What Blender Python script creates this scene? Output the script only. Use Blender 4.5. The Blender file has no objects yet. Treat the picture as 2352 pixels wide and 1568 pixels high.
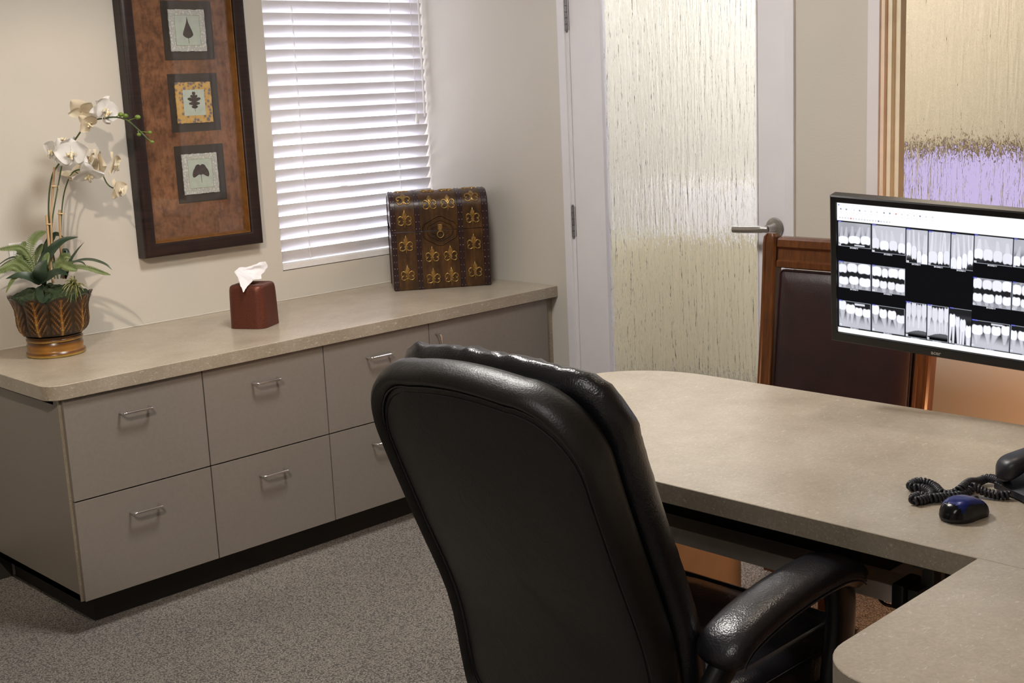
import bpy, bmesh, math, random
import numpy as np
from mathutils import Vector, Matrix, noise
random.seed(7)
SC = bpy.context.scene
COL = SC.collection
PI = math.pi

# ------------------------------------------------------------------ camera
F_PX = 2905.475
RW = ((0.71131154, -0.70146023, -0.04460309),
      (-0.16834414, -0.10841, -0.9797487),
      (0.68241933, 0.70441523, -0.1952))          # rows: right, down, forward (world x, y, z)
CAM = Vector((-3.540, -4.079, 1.520))
RGT, DWN, FWD = (Vector(r) for r in RW)
cam_d = bpy.data.cameras.new('camera'); cam = bpy.data.objects.new('camera', cam_d); COL.objects.link(cam)
M = Matrix((( RGT.x, -DWN.x, -FWD.x, CAM.x), (RGT.y, -DWN.y, -FWD.y, CAM.y), (RGT.z, -DWN.z, -FWD.z, CAM.z), (0, 0, 0, 1)))
cam.matrix_world = M
cam_d.sensor_width = 36.0; cam_d.lens = 36.0 * F_PX / 2352.0; cam_d.clip_start = 0.05; cam_d.clip_end = 60
SC.camera = cam

def ray(u, v):
    return RGT * ((u - 1176) / F_PX) + DWN * ((v - 784) / F_PX) + FWD
def at(u, v, depth):                     # survey: image point at a given distance -> world point
    return CAM + ray(u, v) * depth
def on(u, v, axis, val):                 # survey: image point on a world plane -> world point
    r = ray(u, v); return CAM + r * ((val - CAM[axis]) / r[axis])

# ------------------------------------------------------------------ materials
MAT = {}
class NT:
    def __init__(s, name):
        s.m = bpy.data.materials.new(name); s.m.use_nodes = True
        s.t = s.m.node_tree; s.t.nodes.clear()
        s.out = s.n('ShaderNodeOutputMaterial'); s.b = s.n('ShaderNodeBsdfPrincipled')
        s.l(s.b.outputs[0], s.out.inputs[0]); s._tc = None; MAT[name] = s.m
    def n(s, kind, **kw):
        x = s.t.nodes.new(kind)
        for k, v in kw.items(): setattr(x, k, v)
        return x
    def l(s, a, b): s.t.links.new(a, b)
    def set(s, **kw):
        for k, v in kw.items():
            k = {'col': 'Base Color', 'rough': 'Roughness', 'metal': 'Metallic', 'spec': 'Specular IOR Level', 'coat': 'Coat Weight', 'coatr': 'Coat Roughness',
                 'em': 'Emission Color', 'ems': 'Emission Strength', 'trans': 'Transmission Weight', 'sheen': 'Sheen Weight', 'sss': 'Subsurface Weight'}[k]
            s.b.inputs[k].default_value = (*v, 1) if isinstance(v, tuple) else v
        return s
    def coord(s, scale=(1, 1, 1), which='Object'):
        tc = s.n('ShaderNodeTexCoord'); mp = s.n('ShaderNodeMapping'); mp.inputs['Scale'].default_value = scale
        s.l(tc.outputs[which], mp.inputs[0]); return mp.outputs[0]
    def noise(s, vec, scale=5, detail=4, rough=.5, dist=0):
        x = s.n('ShaderNodeTexNoise'); x.inputs['Scale'].default_value = scale; x.inputs['Detail'].default_value = detail
        x.inputs['Roughness'].default_value = rough; x.inputs['Distortion'].default_value = dist
        s.l(vec, x.inputs['Vector']); return x.outputs['Fac']
    def voro(s, vec, scale=5, feature='F1'):
        x = s.n('ShaderNodeTexVoronoi', feature=feature); x.inputs['Scale'].default_value = scale
        s.l(vec, x.inputs['Vector']); return x.outputs['Distance']
    def ramp(s, fac, stops):
        x = s.n('ShaderNodeValToRGB'); cr = x.color_ramp
        while len(cr.elements) < len(stops): cr.elements.new(.5)
        for e, (p, c) in zip(cr.elements, stops):
            e.position = p; e.color = (*c, 1) if len(c) == 3 else c
        s.l(fac, x.inputs[0]); return x.outputs[0]
    def mix(s, fac, a, b, mode='MIX'):
        x = s.n('ShaderNodeMix', data_type='RGBA', blend_type=mode)
        for i, v in ((0, fac), (6, a), (7, b)):
            if hasattr(v, 'is_linked'): s.l(v, x.inputs[i])
            else: x.inputs[i].default_value = v if i == 0 else (*v, 1)
        return x.outputs[2]
    def math(s, op, a, b=0.0):
        x = s.n('ShaderNodeMath', operation=op)
        for i, v in ((0, a), (1, b)):
            if hasattr(v, 'is_linked'): s.l(v, x.inputs[i])
            else: x.inputs[i].default_value = v
        return x.outputs[0]
    def color(s, sock): s.l(sock, s.b.inputs['Base Color']); return s
    def rough(s, sock): s.l(sock, s.b.inputs['Roughness']); return s
    def bump(s, h, strength=.3, dist=.001):
        x = s.n('ShaderNodeBump'); x.inputs['Strength'].default_value = strength; x.inputs['Distance'].default_value = dist
        s.l(h, x.inputs['Height']); s.l(x.outputs[0], s.b.inputs['Normal']); return s

def plain(name, col, rough=.5, **kw):
    n = NT(name).set(col=col, rough=rough, **kw)
    v = n.coord(); f = n.noise(v, 18, 3)
    c = n.ramp(f, [(.3, tuple(x * .94 for x in col)), (.7, tuple(min(1, x * 1.05) for x in col))])
    n.color(c); return n.m

def mk_materials():
    n = NT('wall_paint').set(rough=.75, spec=.25); v = n.coord()
    n.color(n.ramp(n.noise(v, 2.5, 3), [(.3, (.625, .59, .525)), (.7, (.65, .615, .55))]))
    n.bump(n.noise(v, 130, 3, .6), .35, .0012)
    n = NT('ceiling_paint').set(rough=.9, col=(.75, .72, .68)); v = n.coord(); n.bump(n.noise(v, 60, 3), .3, .002)
    # loop pile carpet
    n = NT('carpet').set(rough=.95, spec=.1, sheen=.2); v = n.coord()
    vo = n.voro(v, 190); big = n.noise(v, 3.0, 3)
    base = n.ramp(vo, [(.0, (.60, .54, .47)), (.40, (.46, .41, .355)), (.72, (.16, .145, .13))])
    sp = n.ramp(n.noise(v, 330, 2, .7), [(.38, (.35, .34, .34)), (.56, (1, 1, 1))])
    c = n.mix(1.0, base, sp, 'MULTIPLY'); c = n.mix(.25, c, n.ramp(big, [(.3, (.75, .72, .70)), (.7, (1.1, 1.08, 1.05))]), 'MULTIPLY'); n.color(c)
    n.bump(n.math('MULTIPLY', vo, -1.0), 1.0, .006)
    # speckled beige laminate of counter and desk
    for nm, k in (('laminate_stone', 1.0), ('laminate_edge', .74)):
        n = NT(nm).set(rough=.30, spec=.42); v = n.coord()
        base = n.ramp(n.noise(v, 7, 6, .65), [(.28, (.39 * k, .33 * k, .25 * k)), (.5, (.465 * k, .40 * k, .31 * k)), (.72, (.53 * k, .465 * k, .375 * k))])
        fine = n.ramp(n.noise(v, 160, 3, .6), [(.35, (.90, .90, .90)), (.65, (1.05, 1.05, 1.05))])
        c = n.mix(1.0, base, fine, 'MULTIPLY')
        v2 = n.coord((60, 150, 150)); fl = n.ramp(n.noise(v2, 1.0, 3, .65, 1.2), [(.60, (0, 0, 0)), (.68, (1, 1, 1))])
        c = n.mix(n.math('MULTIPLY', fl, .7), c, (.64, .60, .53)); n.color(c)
    n = NT('laminate_cabinet').set(rough=.42, spec=.4); v = n.coord()
    n.color(n.ramp(n.noise(v, 90, 3), [(.3, (.215, .19, .167)), (.7, (.23, .204, .18))])); n.bump(n.noise(v, 300, 2), .06, .0005)
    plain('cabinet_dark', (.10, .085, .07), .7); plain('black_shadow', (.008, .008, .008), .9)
    n = NT('chrome').set(col=(.80, .80, .82), metal=1.0, rough=.14); v = n.coord(); n.bump(n.noise(v, 200, 2), .02, .0003)
    n = NT('satin_nickel').set(metal=1.0, rough=.32); v = n.coord((1, 1, 40)); n.color(n.ramp(n.noise(v, 30, 3), [(.3, (.50, .48, .45)), (.7, (.62, .60, .57))]))
    n = NT('hinge_steel').set(metal=.8, rough=.45); v = n.coord(); n.color(n.ramp(n.noise(v, 40, 3), [(.3, (.24, .23, .24)), (.7, (.32, .31, .32))]))
    n = NT('door_white').set(rough=.42, spec=.4); v = n.coord(); n.color(n.ramp(n.noise(v, 6, 3), [(.3, (.79, .77, .80)), (.7, (.83, .81, .83))])); n.bump(n.noise(v, 150, 2), .08, .0006)
    plain('cream_bead', (.90, .82, .64), .5); plain('warm_lit_reveal', (.88, .70, .54), .6)  # the reveal's peach has warm reflected light painted into it
    # rain glass
    for nm, tint in (('rain_glass', (.985, .98, .995)), ('rain_glass_side', (.85, .79, .71))):
        n = NT(nm); n.t.nodes.remove(n.b); n.b = n.n('ShaderNodeBsdfGlass'); n.l(n.b.outputs[0], n.out.inputs[0])
        n.b.inputs['Color'].default_value = (*tint, 1); n.b.inputs['Roughness'].default_value = .06; n.b.inputs['IOR'].default_value = 1.42
        v = n.coord((1, 1, .085)); a = n.noise(v, 62, 3, .55, .25); v2 = n.coord((1, 1, .28)); b = n.noise(v2, 150, 2, .5, .3)
        hgt = n.math('ADD', a, n.math('MULTIPLY', b, .22)); n.bump(hgt, 1.0, .0048)
    # clear glass: mostly see-through with a weak mirror
    for nm, k, r in (('clear_glass', .07, .02), ('picture_glass', .045, .03)):
        n = NT(nm); n.t.nodes.remove(n.b); tr = n.n('ShaderNodeBsdfTransparent'); gl = n.n('ShaderNodeBsdfGlossy'); mx = n.n('ShaderNodeMixShader')
        gl.inputs['Roughness'].default_value = r; mx.inputs[0].default_value = k
        n.l(tr.outputs[0], mx.inputs[1]); n.l(gl.outputs[0], mx.inputs[2]); n.l(mx.outputs[0], n.out.inputs[0])
    # blind slats: white, a little translucent
    n = NT('blind_slat'); n.set(col=(.80, .79, .82), rough=.4, spec=.3); tl = n.n('ShaderNodeBsdfTranslucent'); tl.inputs[0].default_value = (.80, .78, .86, 1)
    mx = n.n('ShaderNodeMixShader'); mx.inputs[0].default_value = .07; n.l(n.b.outputs[0], mx.inputs[1]); n.l(tl.outputs[0], mx.inputs[2]); n.l(mx.outputs[0], n.out.inputs[0])
    v = n.coord((1, 8, 8)); n.color(n.ramp(n.noise(v, 9, 2), [(.3, (.78, .77, .80)), (.7, (.82, .81, .83))]))
    plain('blind_cord', (.85, .84, .84), .6); plain('window_vinyl', (.75, .75, .76), .4)
    # picture
    n = NT('frame_wood').set(rough=.38, spec=.4); v = n.coord((3, 3, 40)); n.color(n.ramp(n.noise(v, 3, 4), [(.3, (.012, .006, .006)), (.7, (.028, .014, .012))]))
    n = NT('frame_gold').set(rough=.35, metal=.45); v = n.coord(); n.color(n.ramp(n.noise(v, 30, 3), [(.3, (.22, .095, .02)), (.7, (.36, .17, .05))]))
    n = NT('copper_mat').set(rough=.5, spec=.35); v = n.coord()
    f1 = n.noise(v, 7, 8, .68, .6); f2 = n.noise(v, 38, 5, .7)
    c = n.ramp(f1, [(.27, (.095, .042, .022)), (.43, (.19, .085, .042)), (.60, (.27, .125, .062)), (.78, (.34, .17, .088))])
    c = n.mix(.85, c, n.ramp(f2, [(.34, (.42, .40, .38)), (.54, (1, 1, 1))]), 'MULTIPLY')
    f3 = n.noise(n.coord((3.2, 1, 1)), 24, 6, .7, .4); c = n.mix(.6, c, n.ramp(f3, [(.36, (.45, .42, .40)), (.52, (1, 1, 1))]), 'MULTIPLY'); n.color(c)
    n = NT('black_mat').set(rough=.7); v = n.coord(); n.color(n.ramp(n.noise(v, 60, 3), [(.3, (.022, .016, .012)), (.7, (.035, .026, .02))]))
    n = NT('paper_floral').set(rough=.85); v = n.coord(); c = n.ramp(n.voro(v, 95), [(.25, (.62, .62, .56)), (.55, (.36, .40, .40)), (.75, (.55, .52, .46))]); n.color(c); n.bump(n.noise(v, 160, 3), .5, .001)
    n = NT('paper_gold_dots').set(rough=.85); v = n.coord(); c = n.ramp(n.voro(v, 75), [(.24, (.15, .13, .17)), (.36, (.20, .15, .12)), (.44, (.50, .30, .075)), (.8, (.58, .37, .12))]); n.color(c)
    n = NT('paper_sage').set(rough=.85); v = n.coord(); n.color(n.ramp(n.noise(v, 45, 5), [(.3, (.42, .49, .43)), (.7, (.50, .57, .50))]))
    n = NT('paper_line').set(rough=.85); v = n.coord(); n.color(n.ramp(n.noise(v, 60, 3), [(.3, (.25, .27, .18)), (.7, (.33, .34, .22))]))
    n = NT('leaf_ink').set(rough=.8); v = n.coord(); n.color(n.ramp(n.noise(v, 85, 5, .65), [(.3, (.012, .009, .009)), (.6, (.05, .037, .032)), (.8, (.10, .085, .075))]))
    # chest
    n = NT('chest_wood').set(rough=.38, spec=.45); v = n.coord((1, 1, .18)); f = n.noise(v, 60, 6, .65); v3 = n.coord()
    c = n.ramp(f, [(.25, (.022, .010, .004)), (.5, (.062, .028, .008)), (.72, (.125, .060, .016))]); c = n.mix(.8, c, n.ramp(n.noise(v3, 13, 3), [(.35, (.5, .45, .4)), (.65, (1.15, 1.1, 1.0))]), 'MULTIPLY'); n.color(c)
    n.bump(f, .25, .001)
    n = NT('chest_leather').set(rough=.30, spec=.5); v = n.coord(); n.color(n.ramp(n.noise(v, 50, 4), [(.3, (.014, .006, .008)), (.7, (.036, .016, .017))])); n.bump(n.noise(v, 200, 3), .3, .0008)
    n = NT('antique_brass').set(metal=.85, rough=.34); v = n.coord(); n.color(n.ramp(n.noise(v, 70, 4), [(.3, (.20, .12, .035)), (.7, (.48, .32, .12))]))
    n = NT('studs').set(metal=.9, rough=.3); v = n.coord(); n.color(n.ramp(n.noise(v, 50, 2), [(.3, (.25, .20, .22)), (.7, (.45, .38, .40))]))
    # tissue box
    n = NT('bronze_copper').set(metal=.55, rough=.42); v = n.coord(); n.color(n.ramp(n.noise(v, 240, 3, .6), [(.3, (.115, .034, .022)), (.7, (.165, .052, .034))]))
    n = NT('tissue_paper').set(rough=.9, sss=.0); v = n.coord(); n.color(n.ramp(n.noise(v, 30, 3), [(.3, (.84, .83, .86)), (.7, (.90, .89, .92))])); n.bump(n.noise(v, 90, 4), .5, .002)
    plain('slot_shade', (.01, .01, .01), .9)
    # orchid
    n = NT('pot_glaze').set(rough=.28, spec=.5); v = n.coord(); at_ = n.n('ShaderNodeAttribute'); at_.attribute_name = 'relief'
    c = n.ramp(at_.outputs['Fac'], [(.10, (.030, .016, .006)), (.34, (.10, .045, .011)), (.58, (.27, .105, .016)), (.82, (.46, .32, .075))])
    c = n.mix(.6, c, n.ramp(n.noise(v, 28, 4), [(.3, (.55, .52, .5)), (.7, (1.15, 1.1, 1.05))]), 'MULTIPLY'); n.color(c)
    n = NT('moss').set(rough=.95); v = n.coord(); n.color(n.ramp(n.noise(v, 80, 5, .7), [(.3, (.010, .018, .008)), (.55, (.035, .062, .022)), (.8, (.12, .14, .05))])); n.bump(n.noise(v, 260, 4), 1.0, .006)
    n = NT('orchid_leaf').set(rough=.35, spec=.4); v = n.coord(); n.color(n.ramp(n.noise(v, 20, 4), [(.3, (.016, .032, .017)), (.7, (.038, .066, .036))]))
    n = NT('slim_leaf').set(rough=.4); v = n.coord(); n.color(n.ramp(n.noise(v, 30, 4), [(.3, (.035, .06, .035)), (.7, (.075, .095, .06))]))
    n = NT('fern_leaf').set(rough=.55); v = n.coord(); n.color(n.ramp(n.noise(v, 40, 4), [(.3, (.13, .19, .065)), (.7, (.25, .30, .12))]))
    n = NT('spiky_leaf').set(rough=.5); v = n.coord(); n.color(n.ramp(n.noise(v, 60, 4), [(.3, (.10, .11, .03)), (.7, (.28, .27, .10))]))
    n = NT('orchid_stem').set(rough=.45); v = n.coord(); n.color(n.ramp(n.noise(v, 25, 4), [(.3, (.02, .045, .012)), (.7, (.085, .12, .035))]))
    n = NT('orchid_bud').set(rough=.45); v = n.coord(); n.color(n.ramp(n.noise(v, 90, 3), [(.3, (.10, .17, .02)), (.7, (.20, .29, .05))]))
    for nm, a, b in (('petal_white', (.78, .76, .76), (.88, .87, .84)), ('petal_cream', (.68, .56, .38), (.82, .76, .62))):
        n = NT(nm).set(rough=.6, spec=.2); v = n.coord(); n.color(n.ramp(n.noise(v, 35, 4), [(.3, a), (.7, b)]))
        tl = n.n('ShaderNodeBsdfTranslucent'); tl.inputs[0].default_value = (*b, 1); mx = n.n('ShaderNodeMixShader'); mx.inputs[0].default_value = .25
        n.l(n.b.outputs[0], mx.inputs[1]); n.l(tl.outputs[0], mx.inputs[2]); n.l(mx.outputs[0], n.out.inputs[0])
    n = NT('orchid_lip').set(rough=.5); v = n.coord(); n.color(n.ramp(n.noise(v, 120, 3), [(.42, (.80, .77, .66)), (.60, (.72, .60, .28)), (.72, (.40, .15, .18))]))
    n = NT('bamboo').set(rough=.5); v = n.coord((1, 1, .1)); n.color(n.ramp(n.noise(v, 60, 4), [(.3, (.30, .17, .075)), (.7, (.55, .38, .20))]))
    plain('raffia', (.72, .52, .28), .7)
    plain('plate_white', (.82, .82, .84), .35)
    # leather
    def leather(nm, a, b, rough, sc=1.0, bs=.35):
        n = NT(nm).set(rough=rough, spec=.62); v = n.coord(); f = n.noise(v, 9 * sc, 4)
        n.color(n.ramp(f, [(.3, a), (.7, b)]))
        w = n.voro(v, 330 * sc); g = n.noise(v, 38 * sc, 5, .6, .7)
        n.bump(n.math('ADD', n.math('MULTIPLY', w, .5), n.math('MULTIPLY', g, 1.6)), bs, .0018)
    leather('leather_black', (.0085, .0083, .0105), (.0170, .0165, .0205), .29)
    leather('leather_shell', (.0075, .0068, .0062), (.0125, .0115, .0105), .42, 1.0, .25)
    leather('leather_burgundy', (.014, .0045, .005), (.026, .008, .009), .40, 1.2, .2)
    plain('seam_thread', (.03, .029, .032), .6); plain('plastic_black', (.012, .012, .013), .35); plain('plastic_charcoal', (.02, .021, .028), .38)
    n = NT('chair_wood').set(rough=.30, spec=.5, coat=.25, coatr=.2); v = n.coord((14, 14, 1.2)); n.color(n.ramp(n.noise(v, 6, 5, .6), [(.25, (.050, .015, .004)), (.55, (.115, .036, .007)), (.8, (.18, .062, .012))]))
    # desk things
    plain('desk_panel', (.27, .205, .145), .55); plain('tray_gray', (.62, .56, .50), .45); plain('toe_dark', (.030, .026, .022), .85); plain('bracket_steel', (.12, .12, .11), .4, metal=.7)
    plain('monitor_plastic', (.010, .010, .011), .33); plain('logo_silver', (.50, .50, .50), .4, metal=.5)
    n = NT('mouse_blue').set(rough=.25, metal=.3); v = n.coord(); n.color(n.ramp(n.noise(v, 12, 2), [(.3, (.008, .018, .13)), (.7, (.012, .03, .22))]))
    plain('mouse_gloss', (.006, .006, .007), .16, spec=.3); plain('mouse_rubber', (.012, .012, .014), .45); plain('mouse_print', (.45, .45, .45), .5)
    n = NT('screen_glow'); n.t.nodes.remove(n.b); em = n.n('ShaderNodeEmission'); a = n.n('ShaderNodeAttribute'); a.attribute_name = 'pix'
    em.inputs[1].default_value = 1.02; n.l(a.outputs['Color'], em.inputs[0]); n.l(em.outputs[0], n.out.inputs[0])
    n = NT('hall_paint').set(rough=.8); v = n.coord((0, 1, 0)); wv = n.n('ShaderNodeTexWave', wave_type='BANDS', bands_direction='Y'); wv.inputs['Scale'].default_value = 2.1; wv.inputs['Distortion'].default_value = 0; n.l(n.coord(), wv.inputs['Vector']); n.color(n.ramp(wv.outputs['Fac'], [(.35, (.56, .545, .49)), (.65, (.78, .77, .71))]))
    plain('hall_yellow', (.60, .555, .42), .8); plain('hall_dark', (.20, .16, .10), .7); plain('hall_white', (.85, .85, .88), .5)
    n = NT('tinted_pane'); n.t.nodes.remove(n.b); tr = n.n('ShaderNodeBsdfTransparent'); tr.inputs[0].default_value = (.31, .305, .405, 1); n.l(tr.outputs[0], n.out.inputs[0])  # violet tint colours and dims the glow of the added hallway window
mk_materials()

# ------------------------------------------------------------------ mesh helpers
class MB:
    def __init__(s): s.v = []; s.f = []; s.att = []
    def add(s, vs, fs, mat=None, att=None):
        o = len(s.v)
        s.v += [tuple(mat @ Vector(p)) if mat else tuple(p) for p in vs]
        s.f += [tuple(i + o for i in f) for f in fs]
        s.att += list(att) if att is not None else [0.0] * len(vs); return s
    def bm(s, b, mat=None):
        b.verts.ensure_lookup_table(); b.verts.index_update()
        s.add([v.co[:] for v in b.verts], [[v.index for v in f.verts] for f in b.faces], mat); b.free(); return s
    def box(s, lo, hi, bev=0.0, seg=2, mat=None):
        b = bmesh.new(); bmesh.ops.create_cube(b, size=1)
        for v in b.verts: v.co = Vector([lo[i] + (v.co[i] + .5) * (hi[i] - lo[i]) for i in range(3)])
        if bev > 0: bmesh.ops.bevel(b, geom=list(b.edges), offset=bev, segments=seg, affect='EDGES', profile=.5)
        return s.bm(b, mat)
    def prism(s, pts, z0, z1, bev=0.0, seg=2, mat=None):       # outline in xy, extruded z0..z1
        b = bmesh.new(); vs = [b.verts.new((p[0], p[1], z0)) for p in pts]; f = b.faces.new(vs)
        r = bmesh.ops.extrude_face_region(b, geom=[f]); 
        for e in r['geom']:
            if isinstance(e, bmesh.types.BMVert): e.co.z = z1
        bmesh.ops.recalc_face_normals(b, faces=b.faces)
        if bev > 0:
            ed = [e for e in b.edges if abs(e.verts[0].co.z - e.verts[1].co.z) < 1e-9]
            bmesh.ops.bevel(b, geom=ed, offset=bev, segments=seg, affect='EDGES', profile=.5)
        return s.bm(b, mat)
    def tube(s, pts, r, seg=8, mat=None, cap=True, closed=False, flat=1.0):
        pts = [Vector(p) for p in pts]; n = len(pts); rr = r if hasattr(r, '__len__') else [r] * n
        vs = []; fs = []; prev = None
        for i, p in enumerate(pts):
            t = (pts[(i + 1) % n] - pts[i - 1]) if closed else (pts[min(i + 1, n - 1)] - pts[max(i - 1, 0)])
            t.normalize()
            if prev is None:
                a = t.cross(Vector((0, 0, 1)))
                if a.length < 1e-3: a = t.cross(Vector((1, 0, 0)))
            else: a = prev - t * prev.dot(t)
            a.normalize(); b = t.cross(a); prev = a
            for k in range(seg):
                q = 2 * PI * k / seg; vs.append(p + (a * math.cos(q) + b * math.sin(q) * flat) * rr[i])
        m = n if closed else n - 1
        for i in range(m):
            for k in range(seg):
                i2 = (i + 1) % n
                fs.append((i * seg + k, i * seg + (k + 1) % seg, i2 * seg + (k + 1) % seg, i2 * seg + k))
        if cap and not closed:
            fs.append(tuple(range(seg - 1, -1, -1))); fs.append(tuple((n - 1) * seg + k for k in range(seg)))
        return s.add(vs, fs, mat)
    def lathe(s, prof, seg=32, mat=None, caps=True):           # prof: (r, z)
        vs = []; fs = []
        for (r, z) in prof:
            for k in range(seg): vs.append((r * math.cos(2 * PI * k / seg), r * math.sin(2 * PI * k / seg), z))
        for i in range(len(prof) - 1):
            for k in range(seg):
                fs.append((i * seg + k, i * seg + (k + 1) % seg, (i + 1) * seg + (k + 1) % seg, (i + 1) * seg + k))
        if caps: fs.append(tuple(range(seg - 1, -1, -1))); fs.append(tuple((len(prof) - 1) * seg + k for k in range(seg)))
        return s.add(vs, fs, mat)
    def grid(s, fn, nu, nv, closed_u=False, att=None):
        vs = []; fs = []; aa = []
        for j in range(nv + 1):
            for i in range(nu + (0 if closed_u else 1)):
                vs.append(tuple(fn(i / nu, j / nv)))
                aa.append(att(i / nu, j / nv) if att else 0.0)
        w = nu if closed_u else nu + 1
        for j in range(nv):
            for i in range(nu):
                i2 = (i + 1) % w
                fs.append((j * w + i, j * w + i2, (j + 1) * w + i2, (j + 1) * w + i))
        return s.add(vs, fs, None, aa)
    def sphere(s, c, r, seg=12, mat=None, sc=(1, 1, 1)):
        b = bmesh.new(); bmesh.ops.create_uvsphere(b, u_segments=seg, v_segments=max(6, seg * 2 // 3), radius=1)
        m = Matrix.Translation(c) @ Matrix.Diagonal((r * sc[0], r * sc[1], r * sc[2], 1))
        return s.bm(b, (mat @ m) if mat else m)
    def pillow(s, outline, rings, mapf):
        # outline: closed list of (w,h) around the origin; rings: (scale, depth) from the front centre round the rim to the back centre
        n = len(outline); vs = []; fs = []
        for (k, d) in rings:
            for (w, h) in outline: vs.append(tuple(mapf(w * k, h * k, d, k)))
        for i in range(len(rings) - 1):
            for q in range(n): fs.append((i * n + q, i * n + (q + 1) % n, (i + 1) * n + (q + 1) % n, (i + 1) * n + q))
        return s.add(vs, fs)
    def build(s, name, mat, parent=None, smooth=40, attname=None):
        me = bpy.data.meshes.new(name); me.from_pydata(s.v, [], s.f); me.update()
        b = bmesh.new(); b.from_mesh(me)
        bmesh.ops.remove_doubles(b, verts=b.verts, dist=1e-6) if not attname else None
        bmesh.ops.recalc_face_normals(b, faces=b.faces); b.to_mesh(me); b.free()
        if attname:
            a = me.attributes.new(attname, 'FLOAT', 'POINT'); a.data.foreach_set('value', s.att)
        if smooth:
            me.shade_smooth(); me.set_sharp_from_angle(angle=math.radians(smooth))
        me.materials.append(MAT[mat]); o = bpy.data.objects.new(name, me); COL.objects.link(o)
        if parent:
            o.parent = parent
        if smooth and smooth <= 45:
            wn = o.modifiers.new('flat_faces', 'WEIGHTED_NORMAL'); wn.keep_sharp = True; wn.weight = 80
        return o
def tag(o, label=None, cat=None, group=None, kind=None):
    if label: o['label'] = label
    if cat: o['category'] = cat
    if group: o['group'] = group
    if kind: o['kind'] = kind
    return o
def empty(name, loc=(0, 0, 0), rz=0.0):
    o = bpy.data.objects.new(name, None); COL.objects.link(o); o.location = loc; o.rotation_euler = (0, 0, rz); o.empty_display_size = .05; return o
def rrect(w, h, r, n=6, cx=0, cy=0):
    out = []
    for (sx, sy, a0) in ((1, 1, 0), (-1, 1, 90), (-1, -1, 180), (1, -1, 270)):
        for k in range(n + 1):
            a = math.radians(a0 + 90 * k / n); out.append((cx + sx * (w / 2 - r) + r * math.cos(a), cy + sy * (h / 2 - r) + r * math.sin(a)))
    return out
def bez(pts, n=24):                        # Catmull-Rom through the points
    P = [Vector(p) for p in pts]; P = [P[0] * 2 - P[1]] + P + [P[-1] * 2 - P[-2]]; out = []
    for i in range(1, len(P) - 2):
        for k in range(n):
            t = k / n; a, b, c, d = P[i - 1:i + 3]
            out.append(.5 * ((2 * b) + (c - a) * t + (2 * a - 5 * b + 4 * c - d) * t * t + (3 * b - a - 3 * c + d) * t ** 3))
    out.append(P[-2]); return out
# ------------------------------------------------------------------ room shell
def struct(o): o['kind'] = 'structure'; return o
XL, YB, ZC = -4.9, -5.6, 2.60        # left wall, wall behind the photographer, ceiling
HX = 1.75                            # far wall of the hallway beyond the door
struct(MB().box((XL - .12, YB - .12, -.05), (HX + .12, .14, 0)).build('floor', 'carpet', smooth=0))
struct(MB().box((XL - .12, YB - .12, ZC), (HX + .12, .14, ZC + .06)).build('ceiling', 'ceiling_paint', smooth=0))
WX0, WZ0, WZ1 = -.797, .872, 2.06
w = MB(); w.box((XL - .12, 0, 0), (WX0, .14, ZC)); w.box((WX0, 0, 0), (.12, .14, WZ0)); w.box((WX0, 0, WZ1), (.12, .14, ZC))
struct(w.build('wall_window', 'wall_paint', smooth=0))
DY0, DY1, DZ = -.757, -1.775, 2.14                # door opening (outside of the steel frame)
SY0, SY1, SZ0, SZ1 = -2.042, -2.83, .93, 2.14     # sidelight opening
w = MB(); w.box((0, DY0, 0), (.12, .0, ZC)); w.box((0, DY1, DZ), (.12, DY0, ZC)); w.box((0, SY0, 0), (.12, DY1, ZC))
w.box((0, SY1, 0), (.12, SY0, SZ0)); w.box((0, SY1, SZ1), (.12, SY0, ZC)); w.box((0, YB, 0), (.12, SY1, ZC))
w.box((0, 0, WZ0), (.12, .14, WZ1))
struct(w.build('wall_door', 'wall_paint', smooth=0))
struct(MB().box((XL - .12, YB, 0), (XL, 0, ZC)).build('wall_left', 'wall_paint', smooth=0))
struct(MB().box((XL, YB - .12, 0), (HX, YB, ZC)).build('wall_back', 'wall_paint', smooth=0))
struct(MB().box((XL, -.012, 0), (-1.97, 0, .10), .003).build('baseboard_left', 'toe_dark'))
# hallway seen dimly through the rain glass
w = MB(); a0, a1, b0, b1 = -1.95, -1.05, .78, 1.16
w.box((HX, YB, 0), (HX + .12, a0, ZC)); w.box((HX, a1, 0), (HX + .12, .14, ZC)); w.box((HX, a0, 0), (HX + .12, a1, b0)); w.box((HX, a0, b1), (HX + .12, a1, ZC))
struct(w.build('wall_hallway', 'hall_paint', smooth=0))
struct(MB().box((.12, .14, 0), (HX, .26, ZC)).build('wall_hallway_end', 'hall_paint', smooth=0))
wf = empty('added_window_3', (HX, a1, b0)); struct(wf)  # window added to give the blue glow behind the sidelight
inv = Matrix.Translation((HX, a1, b0)).inverted()
def wb(mb, name, mat, parent, mtx, smooth=40, attname=None):     # parts modelled in room coordinates, stored in the thing's own
    i = mtx.inverted(); mb.v = [tuple(i @ Vector(p)) for p in mb.v]
    return mb.build(name, mat, parent, smooth, attname)
mt = Matrix.Translation((HX, a1, b0))
w = MB(); w.box((HX - .02, a0 - .05, b0 - .05), (HX + .05, a1 + .05, b0)); w.box((HX - .02, a0 - .05, b1), (HX + .05, a1 + .05, b1 + .05))
w.box((HX - .02, a0 - .05, b0), (HX + .05, a0, b1)); w.box((HX - .02, a1, b0), (HX + .05, a1 + .05, b1)); wb(w, 'window_frame', 'hall_dark', wf, mt)
wb(MB().box((HX + .05, a0, b0), (HX + .056, a1, b1)), 'window_pane', 'tinted_pane', wf, mt)
struct(MB().box((HX - .03, -.95, 0), (HX, .14, .74), .004).build('trim_4', 'hall_yellow'))
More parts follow.
